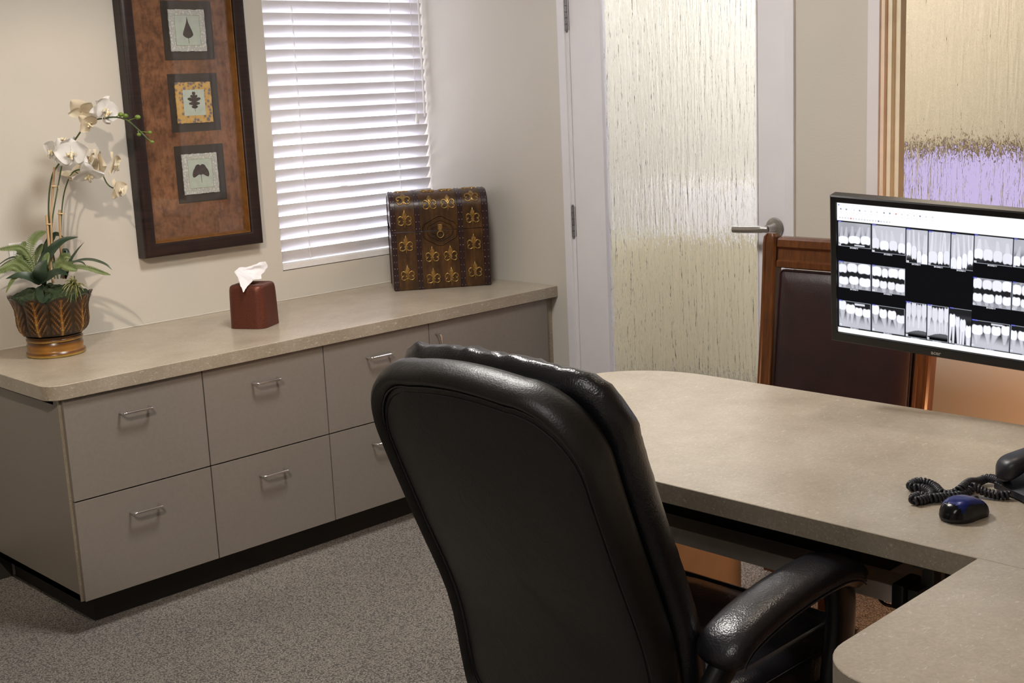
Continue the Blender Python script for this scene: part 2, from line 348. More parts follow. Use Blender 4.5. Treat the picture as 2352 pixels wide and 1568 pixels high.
struct(MB().box((.13, .10, 0), (HX, .14, .74), .004).build('trim_5', 'hall_yellow'))
struct(MB().box((HX - .035, -.75, .74), (HX, .14, 1.0), .004).build('trim_6', 'hall_white'))

# ------------------------------------------------------------------ window over the counter, with its blind
w1 = struct(empty('window_1', (-.4, .11, WZ0))); mt = Matrix.Translation((-.4, .11, WZ0))
w = MB(); y0, y1 = .085, .135
w.box((WX0, y0, WZ0), (0, y1, WZ0 + .05)); w.box((WX0, y0, WZ1 - .05), (0, y1, WZ1)); w.box((WX0, y0, WZ0), (WX0 + .045, y1, WZ1)); w.box((-.085, y0, WZ0), (0, y1, WZ1))
wb(w, 'window_frame', 'window_vinyl', w1, mt, 0)
w = MB(); w.box((-.425, .098, WZ0), (-.385, .122, WZ1))
for z in (1.16, 1.49, 1.81): w.box((WX0, .098, z - .02), (0, .122, z + .02))
wb(w, 'muntin', 'window_vinyl', w1, mt, 0)
wb(MB().box((WX0 + .04, .108, WZ0 + .04), (-.04, .112, WZ1 - .04)), 'window_pane', 'clear_glass', w1, mt, 0)

bl = empty('window_blind', (-.4, .03, WZ0)); mt = Matrix.Translation((-.4, .03, WZ0))
tag(bl, 'white horizontal slat blind, slats tilted nearly shut, filling the bright window', 'blind')
BX0, BX1, BYc, PIT = -.792, -.008, .030, .0447
w = MB(); th = math.radians(60)
zs = []; z = .925
while z < 2.0: zs.append(z); z += PIT
for z in zs:
    vs = []; fs = []
    for i, x in enumerate((BX0, BX1)):
        for (off, sg) in ((.0011, 1), (-.0011, -1)):
            for k in range(7):
                u = (k / 6 - .5) * .0505; c = .0028 * (1 - (2 * k / 6 - 1) ** 2)
                # room edge (k=0) up, window edge down
                y = BYc + u * math.cos(th) - (c + off) * math.sin(th); zz = z - u * math.sin(th) - (c + off) * math.cos(th)
                vs.append((x, y, zz))
    for o_ in (0,):
        for k in range(6):
            fs.append((k, k + 1, 14 + k + 1, 14 + k)); fs.append((7 + k, 14 + 7 + k, 14 + 7 + k + 1, 7 + k + 1))
        fs.append((0, 14, 21, 7)); fs.append((6, 13, 27, 20))
        for e in (0, 14):
            fs.append(tuple([e + k for k in range(7)] + [e + 7 + k for k in range(6, -1, -1)]))
    w.add(vs, fs)
wb(w, 'slats', 'blind_slat', bl, mt, 30)
wb(MB().box((BX0, .006, .8745), (BX1, .054, .899), .004), 'bottom_rail', 'blind_cord', bl, mt)
wb(MB().box((BX0, .004, 2.0), (BX1, .056, 2.05), .004), 'headrail', 'blind_cord', bl, mt)
for x in (-.657, -.177):
    w = MB()
    for y in (.0135, .0475): w.tube([(x, y, .90), (x, y, 2.0)], .0009, 5)
    for i, z in enumerate(zs):
        w.tube([(x + .004, .0125, z - .02), (x + .001, .012, z), (x - .003, .0125, z + .02)], .0012, 5)
    wb(w, 'ladder_cord', 'blind_cord', bl, mt)
wb(MB().tube([(-.034, .002, 2.0), (-.034, .001, 1.425)], .0045, 6), 'tilt_wand', 'blind_cord', bl, mt)
pc = wb(MB().tube([(-.076, .004, 2.0), (-.0765, .002, 1.44)], .0011, 5), 'pull_cord', 'blind_cord', bl, mt)
wb(MB().lathe([(.002, 1.442), (.004, 1.436), (.0075, 1.418), (.0085, 1.405), (.006, 1.398), (.001, 1.396)], 12, Matrix.Translation((-.0765, .002, 0))), 'tassel', 'blind_cord', pc, mt)

# ------------------------------------------------------------------ door with rain glass
d1 = struct(empty('door_1', (0, -.80, 0))); mt = Matrix.Translation((0, -.80, 0))
w = MB()           # leaf: stiles and rails around the glass
LY0, LY1, GY0, GY1, GZ0, GZ1, DT = -.806, -1.739, -.944, -1.634, .22, 2.0, .045
w.box((.0, GY0, .012), (DT, LY0, 2.09)); w.box((0, LY1, .012), (DT, GY1, 2.09)); w.box((0, GY1, .012), (DT, GY0, GZ0)); w.box((0, GY1, GZ1), (DT, GY0, 2.09))
leaf = wb(w, 'door_leaf', 'door_white', d1, mt, 0)
w = MB()           # glazing bead
bw = .016
w.box((-.006, GY0 - bw, GZ0), (.012, GY0 + .012, GZ1), .003); w.box((-.006, GY1 - .002, GZ0), (.012, GY1 + bw * .2, GZ1), .002)
w.box((-.006, GY1, GZ0 - .012), (.012, GY0, GZ0 + bw), .003); w.box((-.006, GY1, GZ1 - bw), (.012, GY0, GZ1 + .012), .003)
wb(w, 'glazing_bead', 'door_white', leaf, mt)
wb(MB().box((.016, GY1, GZ0), (.024, GY0, GZ1)), 'glass_panel', 'rain_glass', d1, mt, 0)
for z0, z1 in ((1.725, 1.835), (.958, 1.073), (.22, .335)):
    w = MB(); w.box((-.002, -.805, z0), (.0, -.785, z1)); 
    n = 5
    for k in range(n):
        za = z0 + (z1 - z0) * k / n; w.tube([(-.006, -.797, za + .001), (-.006, -.797, za + (z1 - z0) / n - .001)], .0062, 10)
    w.sphere((-.006, -.797, z0 - .003), .005, 8); w.sphere((-.006, -.797, z1 + .003), .005, 8)
    wb(w, 'hinge', 'hinge_steel', d1, mt)
HZ, HY = 1.033, -1.700
w = MB(); w.lathe([(.004, .0), (.033, .0), (.034, .004), (.031, .010), (.018, .013), (.013, .03), (.0125, .052), (.004, .053)], 28, Matrix.Translation((0, HY, HZ)) @ Matrix.Rotation(-PI / 2, 4, 'Y'))
hd = wb(w, 'handle', 'satin_nickel', d1, mt)
w = MB()
pts = [(-.058, HY - .010, HZ), (-.062, HY + .012, HZ), (-.062, HY + .05, HZ - .002), (-.060, HY + .09, HZ - .004), (-.057, HY + .128, HZ - .005)]
w.tube(bez(pts, 6), [.0085] * 6 + [.0095] * 19, 12, None, True, False, 1.25)
wb(w, 'lever', 'satin_nickel', hd, mt)
# pressed steel frames
w = MB()
w.box((-.012, -.790, 0), (.12, DY0 + .004, DZ), .003); w.box((-.012, DY1 - .004, 0), (.12, -1.743, DZ), .003); w.box((-.012, DY1, 2.095), (.12, DY0, DZ + .004), .003)
w.box((-.004, -.804, 0), (.12, -.790, 2.1), .001)
w.box((.05, LY0 - .012, 0), (.09, -.79, 2.1)); w.box((.05, -1.743, 0), (.09, LY1 + .012, 2.1))
struct(w.build('trim_1', 'door_white'))
w2 = struct(empty('window_2', (0, SY0, SZ0))); mt = Matrix.Translation((0, SY0, SZ0))
w = MB(); fw = .037
w.box((-.012, SY0 - fw, SZ0), (.03, SY0 + .002, SZ1), .002); w.box((-.012, SY1 - .002, SZ0), (.03, SY1 + fw, SZ1), .002); w.box((-.0115, SY1 + fw - .001, SZ0), (.0295, SY0 - fw + .001, SZ0 + fw), .002); w.box((-.0115, SY1 + fw - .001, SZ1 - fw), (.0295, SY0 - fw + .001, SZ1), .002)
wb(w, 'window_frame', 'door_white', w2, mt)
w = MB(); q = SY0 - fw
w.box((-.004, q - .014, SZ0), (.045, q, SZ1), .002); w.box((.0, SY1 + fw, SZ0 + fw), (.045, SY1 + fw + .014, SZ1 - fw), .002); w.box((0, SY1 + fw, SZ0 + fw), (.045, q, SZ0 + fw + .014), .002)
wb(w, 'inner_reveal', 'warm_lit_reveal', w2, mt)
w = MB(); q2 = q - .014
w.box((.010, q2 - .016, SZ0), (.060, q2, SZ1), .002); w.box((.028, q2 - .034, SZ0), (.062, q2 - .014, SZ1), .002); w.box((.03, SY1 + fw, SZ0 + .05), (.06, q2, SZ0 + .075), .002)
wb(w, 'glazing_stop', 'cream_bead', w2, mt)
wb(MB().box((.064, SY1 + .02, SZ0 + .02), (.072, SY0 - .02, SZ1 - .02)), 'glass_panel', 'rain_glass_side', w2, mt, 0)

# ------------------------------------------------------------------ counter along the window wall
CF, CT, CB = -.695, .760, .717         # front edge, top, underside
def rounded_end(x0, x1, y0, y1, r, n=10):
    pts = [(x1, y0), (x1, y1), (x0, y1)]
    for k in range(n + 1):
        a = PI + (PI / 2) * k / n; pts.append((x0 + r + r * math.cos(a), y0 + r + r * math.sin(a)))
    return pts
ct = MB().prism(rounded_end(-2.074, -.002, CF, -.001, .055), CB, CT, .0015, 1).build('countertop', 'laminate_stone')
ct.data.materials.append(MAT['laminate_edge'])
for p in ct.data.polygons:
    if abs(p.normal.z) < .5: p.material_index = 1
tag(ct, 'long beige stone-look laminate countertop with a rounded left corner under the window', 'countertop')
wb(MB().tube([(-2.07, -.004, CT + .002), (-.004, -.004, CT + .002)], .0035, 6), 'caulk_line', 'wall_paint', ct, Matrix.Identity(4))
DF, BF = -.681, -.661                  # drawer faces, carcass front
def handle(p0, p1, proj_, parent, mtx):
    p0, p1 = Vector(p0), Vector(p1); o = Vector((0, -proj_, 0)); d = (p1 - p0).normalized() * .008
    pts = [p0, p0 + o * .72, p0 + o * .93 + d * .25, p0 + o + d, p1 + o - d, p1 + o * .93 - d * .25, p1 + o * .72, p1]
    return wb(MB().tube(pts, .0042, 10), 'handle', 'chrome', parent, mtx)
units = [(-2.035, -1.580, 'light beige two-drawer file cabinet at the left end below the potted orchid', 1), (-1.580, -1.123, 'beige two-drawer file cabinet in the middle, below the tissue box', 0),
         (-1.123, -.659, 'beige two-drawer file cabinet half hidden behind the black office chair', 0)]
def cabinet(x0, x1, label, left_end, door=False):
    r = empty('base_cabinet' if door else 'file_cabinet', (x0, BF, 0)); mt = Matrix.Translation((x0, BF, 0))
    tag(r, label, 'cabinet', None if door else 'two-drawer file cabinets under the counter')
    w = MB(); a, b = (x0 if left_end else x0 + .001), x1 - .001
    w.box((a, BF, .105), (a + .018, -.012, CB - .002)); w.box((b - .018, BF, .105), (b, -.012, CB - .002)); w.box((a, BF, .105), (b, -.012, .125)); w.box((a, -.03, .105), (b, -.012, CB - .002)); w.box((a, BF + .03, CB - .022), (b, -.012, CB - .002))
    wb(w, 'carcass', 'laminate_cabinet', r, mt, 0)
    wb(MB().box((x0 + (.07 if left_end else 0), BF + .075, 0), (x1, BF + .093, .105)).box((x0 + (.07 if left_end else 0.01), BF + .09, 0), (x0 + (.088 if left_end else .03), -.02, .105)), 'toe_kick', 'toe_dark', r, mt, 0)
    if left_end: wb(MB().box((x0 - .0005, BF - .004, .105), (x0 + .012, BF + .001, CB - .003)), 'edge_band', 'laminate_edge', r, mt, 0)
    g = .0018
    if door:
        d = wb(MB().box((x0 + g, DF, .108), (x1 - .010, BF - .002, .7135), .0012), 'door', 'laminate_cabinet', r, mt)
        handle((x0 + .032, DF, .672), (x0 + .032, DF, .582), .028, d, mt)
    else:
        for z0, z1, hz in ((.412, .7135, .6425), (.107, .408, .3365)):
            d = wb(MB().box((x0 + g + (.004 if left_end else 0), DF, z0), (x1 - g, BF - .002, z1), .0012), 'drawer', 'laminate_cabinet', r, mt)
            xc = (x0 + x1) / 2 - .008; handle((xc - .046, DF, hz), (xc + .046, DF, hz), .028, d, mt)
    return r
for u in units: cabinet(*u)
cabinet(-.659, -.040, 'beige base cabinet with one wide door at the right end of the counter', False, True)
tag(MB().box((-.040, DF + .022, .0), (-.001, DF + .035, CB - .001)).build('filler_strip', 'laminate_edge', smooth=0), 'narrow beige filler strip between base cabinet and the door wall', 'filler strip')

# wall plate behind the orchid
pl = MB().box((-1.848, -.007, 1.027), (-1.733, -.0005, 1.102), .003, 2).build('outlet_plate', 'plate_white'); tag(pl, 'white horizontal outlet plate on the wall behind the orchid leaves', 'outlet')
for x in (-1.818, -1.763): MB().box((x - .017, -.009, 1.050), (x + .017, -.0065, 1.079), .004).build('socket', 'plate_white', pl)
MB().lathe([(.0005, .0), (.0028, 0), (.0022, .0015), (.0005, .0018)], 10, Matrix.Translation((-1.817, -.0068, 1.094)) @ Matrix.Rotation(PI / 2, 4, 'X')).build('screw', 'hinge_steel', pl)

# ------------------------------------------------------------------ framed leaf prints
fr = empty('framed_picture', (-1.152, 0, .996)); mt = Matrix.Translation((-1.152, 0, .996))
tag(fr, 'tall dark-framed copper picture with three leaf prints, hung left of the window', 'picture')
X0, X1, Z0, Z1 = -1.393, -.906, .998, 2.062
def frame_ring(prof, x0, x1, z0, z1):     # prof: (inset, y) profile swept round the rectangle with mitred corners
    vs = []; fs = []; n = len(prof)
    for (sx, sz) in ((0, 0), (1, 0), (1, 1), (0, 1)):
        for (i, y) in prof: vs.append((x0 + i if sx == 0 else x1 - i, y, z0 + i if sz == 0 else z1 - i))
    for c in range(4):
        for k in range(n): fs.append((c * n + k, c * n + (k + 1) % n, ((c + 1) % 4) * n + (k + 1) % n, ((c + 1) % 4) * n + k))
    return MB().add(vs, fs)
wb(frame_ring([(0, -.001), (0, -.042), (.002, -.049), (.008, -.053), (.018, -.055), (.034, -.054), (.043, -.051), (.0465, -.047), (.047, -.042), (.047, -.001)], X0, X1, Z0, Z1), 'frame', 'frame_wood', fr, mt, 35)
wb(frame_ring([(.0465, -.002), (.0465, -.040), (.049, -.039), (.058, -.0115), (.058, -.002)], X0, X1, Z0, Z1), 'inner_lip', 'frame_gold', fr, mt, 35)
wb(MB().box((X0 + .045, -.011, Z0 + .045), (X1 - .045, -.003, Z1 - .05)), 'mat_board', 'copper_mat', fr, mt, 0)
def leaf_poly(kind):
    if kind == 'teardrop':
        L = [(0, .044), (.0018, .034), (.004, .024), (.008, .014), (.013, .003), (.018, -.008), (.0205, -.016), (.019, -.021), (.012, -.026), (.004, -.030)]
        p = L + [(-x, z) for x, z in reversed(L[1:])]; stem = (-.030, -.048)
    elif kind == 'oak':
        L = [(0, .034), (.004, .035), (.007, .031), (.006, .026), (.003, .022), (.010, .024), (.014, .022), (.014, .017), (.008, .012), (.017, .015), (.026, .013), (.026, .008), (.016, .003), (.008, .000), (.015, -.002), (.022, -.004), (.021, -.009),
             (.012, -.011), (.006, -.013), (.011, -.015), (.013, -.019), (.007, -.023), (.002, -.024)]
        p = L + [(-x, z) for x, z in reversed(L[1:])]; stem = (-.023, -.034)
    else:
        L = [(.001, .026), (.007, .030), (.014, .029), (.020, .024), (.024, .016), (.029, .010), (.033, .000), (.034, -.010), (.030, -.016), (.022, -.014), (.014, -.009), (.007, -.006), (.002, -.008)]
        p = L + [(-x, z) for x, z in reversed(L)]; stem = (-.004, -.036)
    return p, stem
for zc, kind, paper in ((1.7745, 'teardrop', 'paper_floral'), (1.5245, 'oak', 'paper_gold_dots'), (1.2735, 'fan', 'paper_floral')):
    xc = -1.1215
    m = wb(frame_ring([(-.002, -.0115), (-.002, -.0122), (.0025, -.0125), (.0025, -.0115)], xc - .0975, xc + .0975, zc - .0995, zc + .0995).box((xc - .0975, -.0116, zc - .0995), (xc + .0975, -.0112, zc + .0995)), 'dark_panel', 'black_mat', fr, mt, 0)
    px = xc - .006 if False else xc - .004
    # deckled paper tile
    o = []; h = .0715; rnd = random.Random(int(zc * 1000))
    for s_ in range(4):
        for k in range(18):
            t = -h + 2 * h * k / 18; e = h + rnd.uniform(-.0012, .0012); o.append({0: (t, -e), 1: (e, t), 2: (-t, e), 3: (-e, -t)}[s_])
    T = Matrix.Translation((px, -.0125, zc)) @ Matrix.Rotation(PI / 2, 4, 'X')
    tile = wb(MB().prism(o, 0, .004, 0, 1, T), 'paper_tile', paper, m, mt, 0)
    k = .043 if kind == 'oak' else .0495
    T2 = Matrix.Translation((px, -.0168, zc)) @ Matrix.Rotation(PI / 2, 4, 'X')
    wb(MB().prism(rrect(2 * k, 2 * k * 1.05, .001, 1), 0, .0003, 0, 1, T2), 'inner_square', 'paper_sage', m, mt, 0)
    if kind != 'oak':
        rg = frame_ring([(0, -.0173), (.0012, -.0173), (.0012, -.0170), (0, -.0170)], px - k, px + k, zc - k * 1.05, zc + k * 1.05); wb(rg, 'ruled_line', 'paper_line', m, mt, 0)
    p, stm = leaf_poly(kind); T3 = Matrix.Translation((px, -.0173, zc + .003)) @ Matrix.Rotation(PI / 2, 4, 'X')
    w = MB().prism(p, 0, .0006, 0, 1, T3); w.tube([T3 @ Vector((0, stm[0] + .01, .0005)), T3 @ Vector((.001, stm[1], .0005))], .0007, 5)
    wb(w, 'leaf_print', 'leaf_ink', m, mt, 0)
wb(MB().box((X0 + .054, -.0250, Z0 + .054), (X1 - .054, -.0242, Z1 - .054)), 'glass', 'picture_glass', fr, mt, 0)
def dep(p): return (Vector(p) - CAM).dot(FWD)
# ------------------------------------------------------------------ treasure-chest box in the corner
CW, CD, CS, CL, CH = .381, .195, .230, .302, .380
chest = empty('storage_chest', (-.220, -.254, CT + .001), math.radians(-35.6)); tag(chest, 'brown domed-lid treasure chest with brass fleur-de-lis ornaments in the counter corner', 'chest')
prof = [(-CD / 2, 0.0)]                              # outside profile (y, z) from the front foot over the lid to the back foot
prof += [(-CD / 2, CS * k / 8) for k in range(1, 9)] + [(-CD / 2, CS + (CL - CS) * k / 4) for k in range(1, 5)]
for k in range(1, 24):
    a = PI * k / 24; c = math.cos(a); prof.append((-CD / 2 * math.copysign(abs(c) ** .8, c), CL + (CH - CL) * math.sin(a) ** .75))
prof += [(CD / 2, CL - CL * k / 8) for k in range(0, 9)]
arc = [0.0]
for a, b in zip(prof, prof[1:]): arc.append(arc[-1] + math.hypot(b[0] - a[0], b[1] - a[1]))
def surf(s):
    s = max(0, min(arc[-1] - 1e-6, s)); i = max(k for k in range(len(arc)) if arc[k] <= s); i = min(i, len(prof) - 2)
    a, b = prof[i], prof[i + 1]; t = (s - arc[i]) / max(1e-9, arc[i + 1] - arc[i])
    d = Vector((0, b[0] - a[0], b[1] - a[1])).normalized(); nrm = Vector((0, -d.z, d.y))
    return Vector((0, a[0] + (b[0] - a[0]) * t, a[1] + (b[1] - a[1]) * t)), nrm, d
def onchest(x, s, d):
    p, nrm, _ = surf(s); q = p + nrm * d; return (x, q.y, q.z)
b = MB(); b.box((-CW / 2, -CD / 2, 0), (CW / 2, CD / 2, CS - .001), .002, 1); body = b.build('body', 'chest_wood', chest)
# lid: extruded profile
lp = [p for p in prof if p[1] >= CS - 1e-6]; 
T = Matrix(((0, 0, 1, 0), (1, 0, 0, 0), (0, 1, 0, 0), (0, 0, 0, 1)))
lid = MB().prism([(p[0], max(p[1], CS + .0015)) for p in lp], -CW / 2, CW / 2, 0, 1, T).build('lid', 'chest_wood', chest, 30)
def strap(x0, x1, s0, s1, t=.0022):
    n = max(2, int((s1 - s0) / .008)); w = MB(); vs = []; fs = []
    for j in range(n + 1):
        s = s0 + (s1 - s0) * j / n
        for (x, d) in ((x0, 0), (x0 + .001, t), (x1 - .001, t), (x1, 0)): vs.append(onchest(x, s, d))
    for j in range(n):
        for k in range(3): fs.append((j * 4 + k, j * 4 + k + 1, j * 4 + 5 + k, j * 4 + 4 + k))
    return w.add(vs, fs)
Stot = arc[-1]
for (x, wd) in ((-.1815, .018), (-.0865, .020), (.0825, .020), (.1795, .022)):
    for (s0, s1, par) in ((.0, CS - .001, body), (CS + .002, Stot - CS, lid)):
        st = strap(x - wd / 2, x + wd / 2, s0, s1).build('strap', 'chest_leather', par, 40)
        w = MB(); n = int((s1 - s0) / .027)
        for k in range(n + 1):
            s = s0 + .008 + (s1 - s0 - .016) * k / n
            for dx in (-wd / 2 + .004, wd / 2 - .004): w.sphere(onchest(x + dx, s, .0022), .0022, 6)
        w.build('rivet', 'studs', st, 60)
# side edges: leather binding and studs on the visible left end
for sx in (-1, 1):
    pts = [(sx * CW / 2, p[0] * .97, p[1] * .985 + .004) for p in prof]; MB().tube(pts, .0035, 6).build('edge_binding', 'chest_leather', body, 50)
def fleur(x, s, sc, parent):
    w = MB(); m = lambda u, v, d: onchest(x + u * sc, s + v * sc, .0005 + d * sc)
    def blob(path, rad, hgt):          # raised ribbon: flattened tube along a path in (u, v)
        P = bez([(p[0], p[1], 0) for p in path], 5); n = len(P); vs = []; fs = []; K = 6
        for i, p in enumerate(P):
            t = P[min(i + 1, n - 1)] - P[max(i - 1, 0)]; t.normalize(); q = Vector((-t.y, t.x, 0)); f = i / (n - 1)
            r = rad(f)
            for k in range(K + 1):
                a = PI * k / K; e = p + q * (r * math.cos(a)); vs.append(m(e.x, e.y, math.sin(a) * min(hgt, r * 1.1)))
        for i in range(n - 1):
            for k in range(K): fs.append((i * (K + 1) + k, i * (K + 1) + k + 1, (i + 1) * (K + 1) + k + 1, (i + 1) * (K + 1) + k))
        w.add(vs, fs)
    blob([(0, -.10), (0, .18), (0, .36), (0, .58)], lambda f: .012 + .155 * math.sin(PI * min(1, f * 1.02)) ** 1.6 * (1 - f * .25) if f < .985 else .002, .055)
    for sg in (-1, 1):
        blob([(0, -.10), (sg * .10, .08), (sg * .24, .17), (sg * .37, .09), (sg * .38, -.05), (sg * .28, -.10), (sg * .25, -.04)], lambda f: .055 - .022 * f, .06)
        blob([(0, -.14), (sg * .10, -.30), (sg * .24, -.34), (sg * .36, -.27), (sg * .36, -.16), (sg * .28, -.14)], lambda f: .050 - .02 * f, .055)
    blob([(-.10, -.12), (0, -.12), (.10, -.12)], lambda f: .035, .075)
    blob([(0, -.12), (0, -.32), (0, -.50)], lambda f: .05 * (1 - f) + .008, .06)
    return w.build('fleur_ornament', 'antique_brass', parent, 50)
FS = .066
for (x, z, sc) in ((-.137, .064, 1), (-.137, .180, 1), (.131, .062, 1), (.131, .172, 1), (-.036, .132, 1), (.036, .132, 1), (-.036, .046, 1), (.036, .046, 1)): fleur(x, z, FS, body)
for (x, s) in ((-.137, .280), (.131, .276), (-.137, .362), (.131, .360), (-.036, .338), (.036, .338), (-.137, .455), (-.036, .435), (.036, .435), (.131, .455)): fleur(x, s, FS, lid)
def ellrelief(parent, lo):
    w = MB()
    for (a, b_, r) in ((.068, .050, .0035), (.050, .034, .0028), (.032, .018, .0022)):
        pts = []
        for k in range(25):
            q = PI * k / 24; pts.append(onchest(a * math.cos(q), CS + (-1 if lo else 1) * (.003 + b_ * math.sin(q) * (1 + .10 * math.sin(5 * q))), .0008))
        w.tube(pts, r, 6)
    w.build('carved_plaque', 'chest_wood', parent, 60)
ellrelief(body, True); ellrelief(lid, False)
w = MB(); y = -CD / 2
w.box((-.009, y - .005, CS + .003), (.009, y, CS + .024), .0015, 1); w.box((-.006, y - .009, CS - .006), (.006, y - .004, CS + .018), .001, 1)
la = w.build('latch', 'antique_brass', lid, 40)
MB().tube([(.0125 * math.sin(2 * PI * k / 20), y - .007 - .002 * math.cos(2 * PI * k / 20), CS - .016 - .0125 * math.cos(2 * PI * k / 20)) for k in range(20)], .002, 8, None, False, True).build('latch_ring', 'antique_brass', la, 60)

# ------------------------------------------------------------------ tissue box cover and its tissue
TB = Vector((-1.176, -.368, CT + .001)); tb = empty('tissue_box_cover', TB, math.radians(30)); tag(tb, 'square copper-brown metal tissue box cover with rounded edges on the counter', 'tissue box')
TS, TH = .136, .146
w = MB(); rings = []
for (k, z) in ((1.0, 0), (1.0, .002), (.985, .06), (.965, .115), (.955, .128), (.935, .137), (.90, .143), (.84, .146), (.60, .1465), (.32, .146), (.30, .144), (.30, .135)): rings.append((k, z))
w.pillow(rrect(TS, TS, .030, 8), rings, lambda a, b_, d, k: (a, b_, d)); shell = w.build('cover', 'bronze_copper', tb, 50)
MB().prism(rrect(TS * .31, TS * .31, .012, 6), .134, .1355).build('opening', 'slot_shade', tb, 0)  # near-black plate painted as the shade inside the slot
D0 = dep(TB + Vector((0, 0, .15)))
def Z(x, y): return 480 + x * .1531, 560 + y * .1531
cols = [[(785, 520, 0), (790, 470, .01), (862, 380, .012), (876, 325, .01), (842, 257, .008)],
        [(745, 530, 0), (720, 450, .004), (725, 380, .012), (735, 325, .004), (730, 287, .008)],
        [(700, 535, 0), (590, 450, -.004), (560, 405, .004), (560, 370, .002), (580, 340, .008)],
        [(672, 540, -.014), (500, 470, -.030), (450, 425, -.020), (425, 395, -.014), (450, 358, -.008)],
        [(615, 600, -.060), (540, 560, -.062), (470, 505, -.050), (415, 455, -.034), (390, 425, -.022)],
        [(505, 724, -.086), (497, 700, -.084), (480, 640, -.076), (460, 570, -.062), (440, 530, -.046)]]
CP = np.array([[tuple(at(*Z(x, y), D0 + d)) for (x, y, d) in c] for c in cols])
def cr(P, t):
    n = len(P) - 1; x = t * n; i = min(int(x), n - 1); f = x - i
    a, b, c, d = P[max(i - 1, 0)], P[i], P[i + 1], P[min(i + 2, n)]
    return .5 * (2 * b + (c - a) * f + (2 * a - 5 * b + 4 * c - d) * f * f + (3 * b - a - 3 * c + d) * f ** 3)
def tis(u, v):
    p = Vector(cr(np.array([cr(c, v) for c in CP]), u)); return p + Vector((noise.noise(p * 70), noise.noise(p * 70 + Vector((9, 0, 0))), noise.noise(p * 60 + Vector((0, 7, 0))))) * .0035
w = MB().grid(tis, 36, 24); t_ = w.build('tissue', 'tissue_paper', None, 70)
sm = t_.modifiers.new('thickness', 'SOLIDIFY'); sm.thickness = .0006
tag(t_, 'white paper tissue sticking up out of the copper tissue box', 'tissue')

# ------------------------------------------------------------------ orchid arrangement
PC = Vector((-1.826, -.222, CT + .001)); pot = empty('potted_orchid', PC); mt = Matrix.Translation(PC)
tag(pot, 'white silk orchid with ferns in a brown leaf-moulded pot at the counter\'s left end', 'plant')
prof = [(.088, 0), (.0905, .004), (.0895, .012), (.084, .016), (.083, .022), (.0855, .032), (.083, .041), (.081, .046), (.086, .049), (.0865, .054), (.082, .058), (.085, .063)]
prof2 = [(.094, .070), (.103, .085), (.108, .105), (.108, .125), (.109, .145), (.114, .165), (.122, .182), (.130, .193)]
def potr(h):
    pr = prof2
    if h <= pr[0][1]: return pr[0][0]
    for a, b_ in zip(pr, pr[1:]):
        if a[1] <= h <= b_[1]:
            t = (h - a[1]) / (b_[1] - a[1]); return a[0] + (b_[0] - a[0]) * t
    return pr[-1][0]
NL = 9
def relief(u, v):              # moulded acanthus leaves: centre rib and slanting veins
    a = (u * NL) % 1.0 - .5; env = max(0, 1 - (abs(a) * 2) ** 3)
    rib = max(0, 1 - abs(a) / (.07 + .05 * (1 - v))); q = (v * 5.2 - abs(a) * 5.5) % 1.0
    vein = max(0, 1 - abs(q - .5) / .22) * env * (1 if .04 < abs(a) < .44 else .0) * (1 if v > .06 else 0)
    gap = 1 if abs(a) < .455 else .0
    return (max(rib * .85 * (1 - v * .35), vein * (1 - .25 * v)) * .9 + .08) * gap * (1.0 if v < .93 else .4)
def pbody(u, v):
    th = 2 * PI * u; a = (u * NL) % 1.0 - .5
    zt = .193 - .018 * (2 * abs(a)) ** 2; h = .070 + (zt - .070) * v; r = potr(h) + .006 * relief(u, v) - .003 * (2 * abs(a)) ** 6
    return (PC.x + r * math.cos(th), PC.y + r * math.sin(th), PC.z + h)
w = MB().grid(pbody, 180, 40, True, relief)
w2_ = MB().grid(lambda u, v: (PC.x + (potr(.193 - .018 * (2 * abs((u * NL) % 1 - .5)) ** 2 - .05 * v) - .006) * math.cos(2 * PI * u), PC.y + (potr(.193 - .018 * (2 * abs((u * NL) % 1 - .5)) ** 2 - .05 * v) - .006) * math.sin(2 * PI * u), PC.z + .193 - .018 * (2 * abs((u * NL) % 1 - .5)) ** 2 - .05 * v), 180, 2, True, lambda u, v: .1)
n0 = len(w.v); w.add(w2_.v, w2_.f, None, w2_.att)
for k in range(180): w.f.append((40 * 180 + k, 40 * 180 + (k + 1) % 180, n0 + (k + 1) % 180, n0 + k))
lo = MB().lathe(prof, 96, mt); 
for i in range(len(prof)): lo.att[i * 96:(i + 1) * 96] = [.62 if i in (3, 4, 5) else (.88 if i in (0, 1, 8) else .3)] * 96
w.add(lo.v, lo.f, None, lo.att)
pb = wb(w, 'pot', 'pot_glaze', pot, mt, 60, 'relief')
def mossf(u, v):
    r = .118 * v; th = 2 * PI * u; n_ = noise.noise(Vector((r * math.cos(th) * 28, r * math.sin(th) * 28, 3))) * .012 + noise.noise(Vector((r * math.cos(th) * 80, r * math.sin(th) * 80, 1))) * .007
    return (PC.x + r * math.cos(th), PC.y + r * math.sin(th), PC.z + .188 + .028 * (1 - v * v) + n_ - (.012 if v > .97 else 0))
wb(MB().grid(mossf, 80, 30, True), 'moss', 'moss', pot, mt, 0)
DP = dep(PC + Vector((0, 0, .25)))
def A(u, v, d=0.0): return at(u, v, DP + d)
def stem(pts, r, name='stem', m='orchid_stem', n=8): return wb(MB().tube(bez(pts, n), r, 8), name, m, pot, mt, 60)
sA = stem([A(133, 640), A(118, 560), A(112, 500), A(113, 445), A(121, 400), A(136, 375), A(155, 346), A(175, 317), A(194, 291), A(214, 277), A(235, 272), A(266, 269, .0), A(293, 277, .0), A(321, 301, .0), A(343, 323, .0)], .0027)
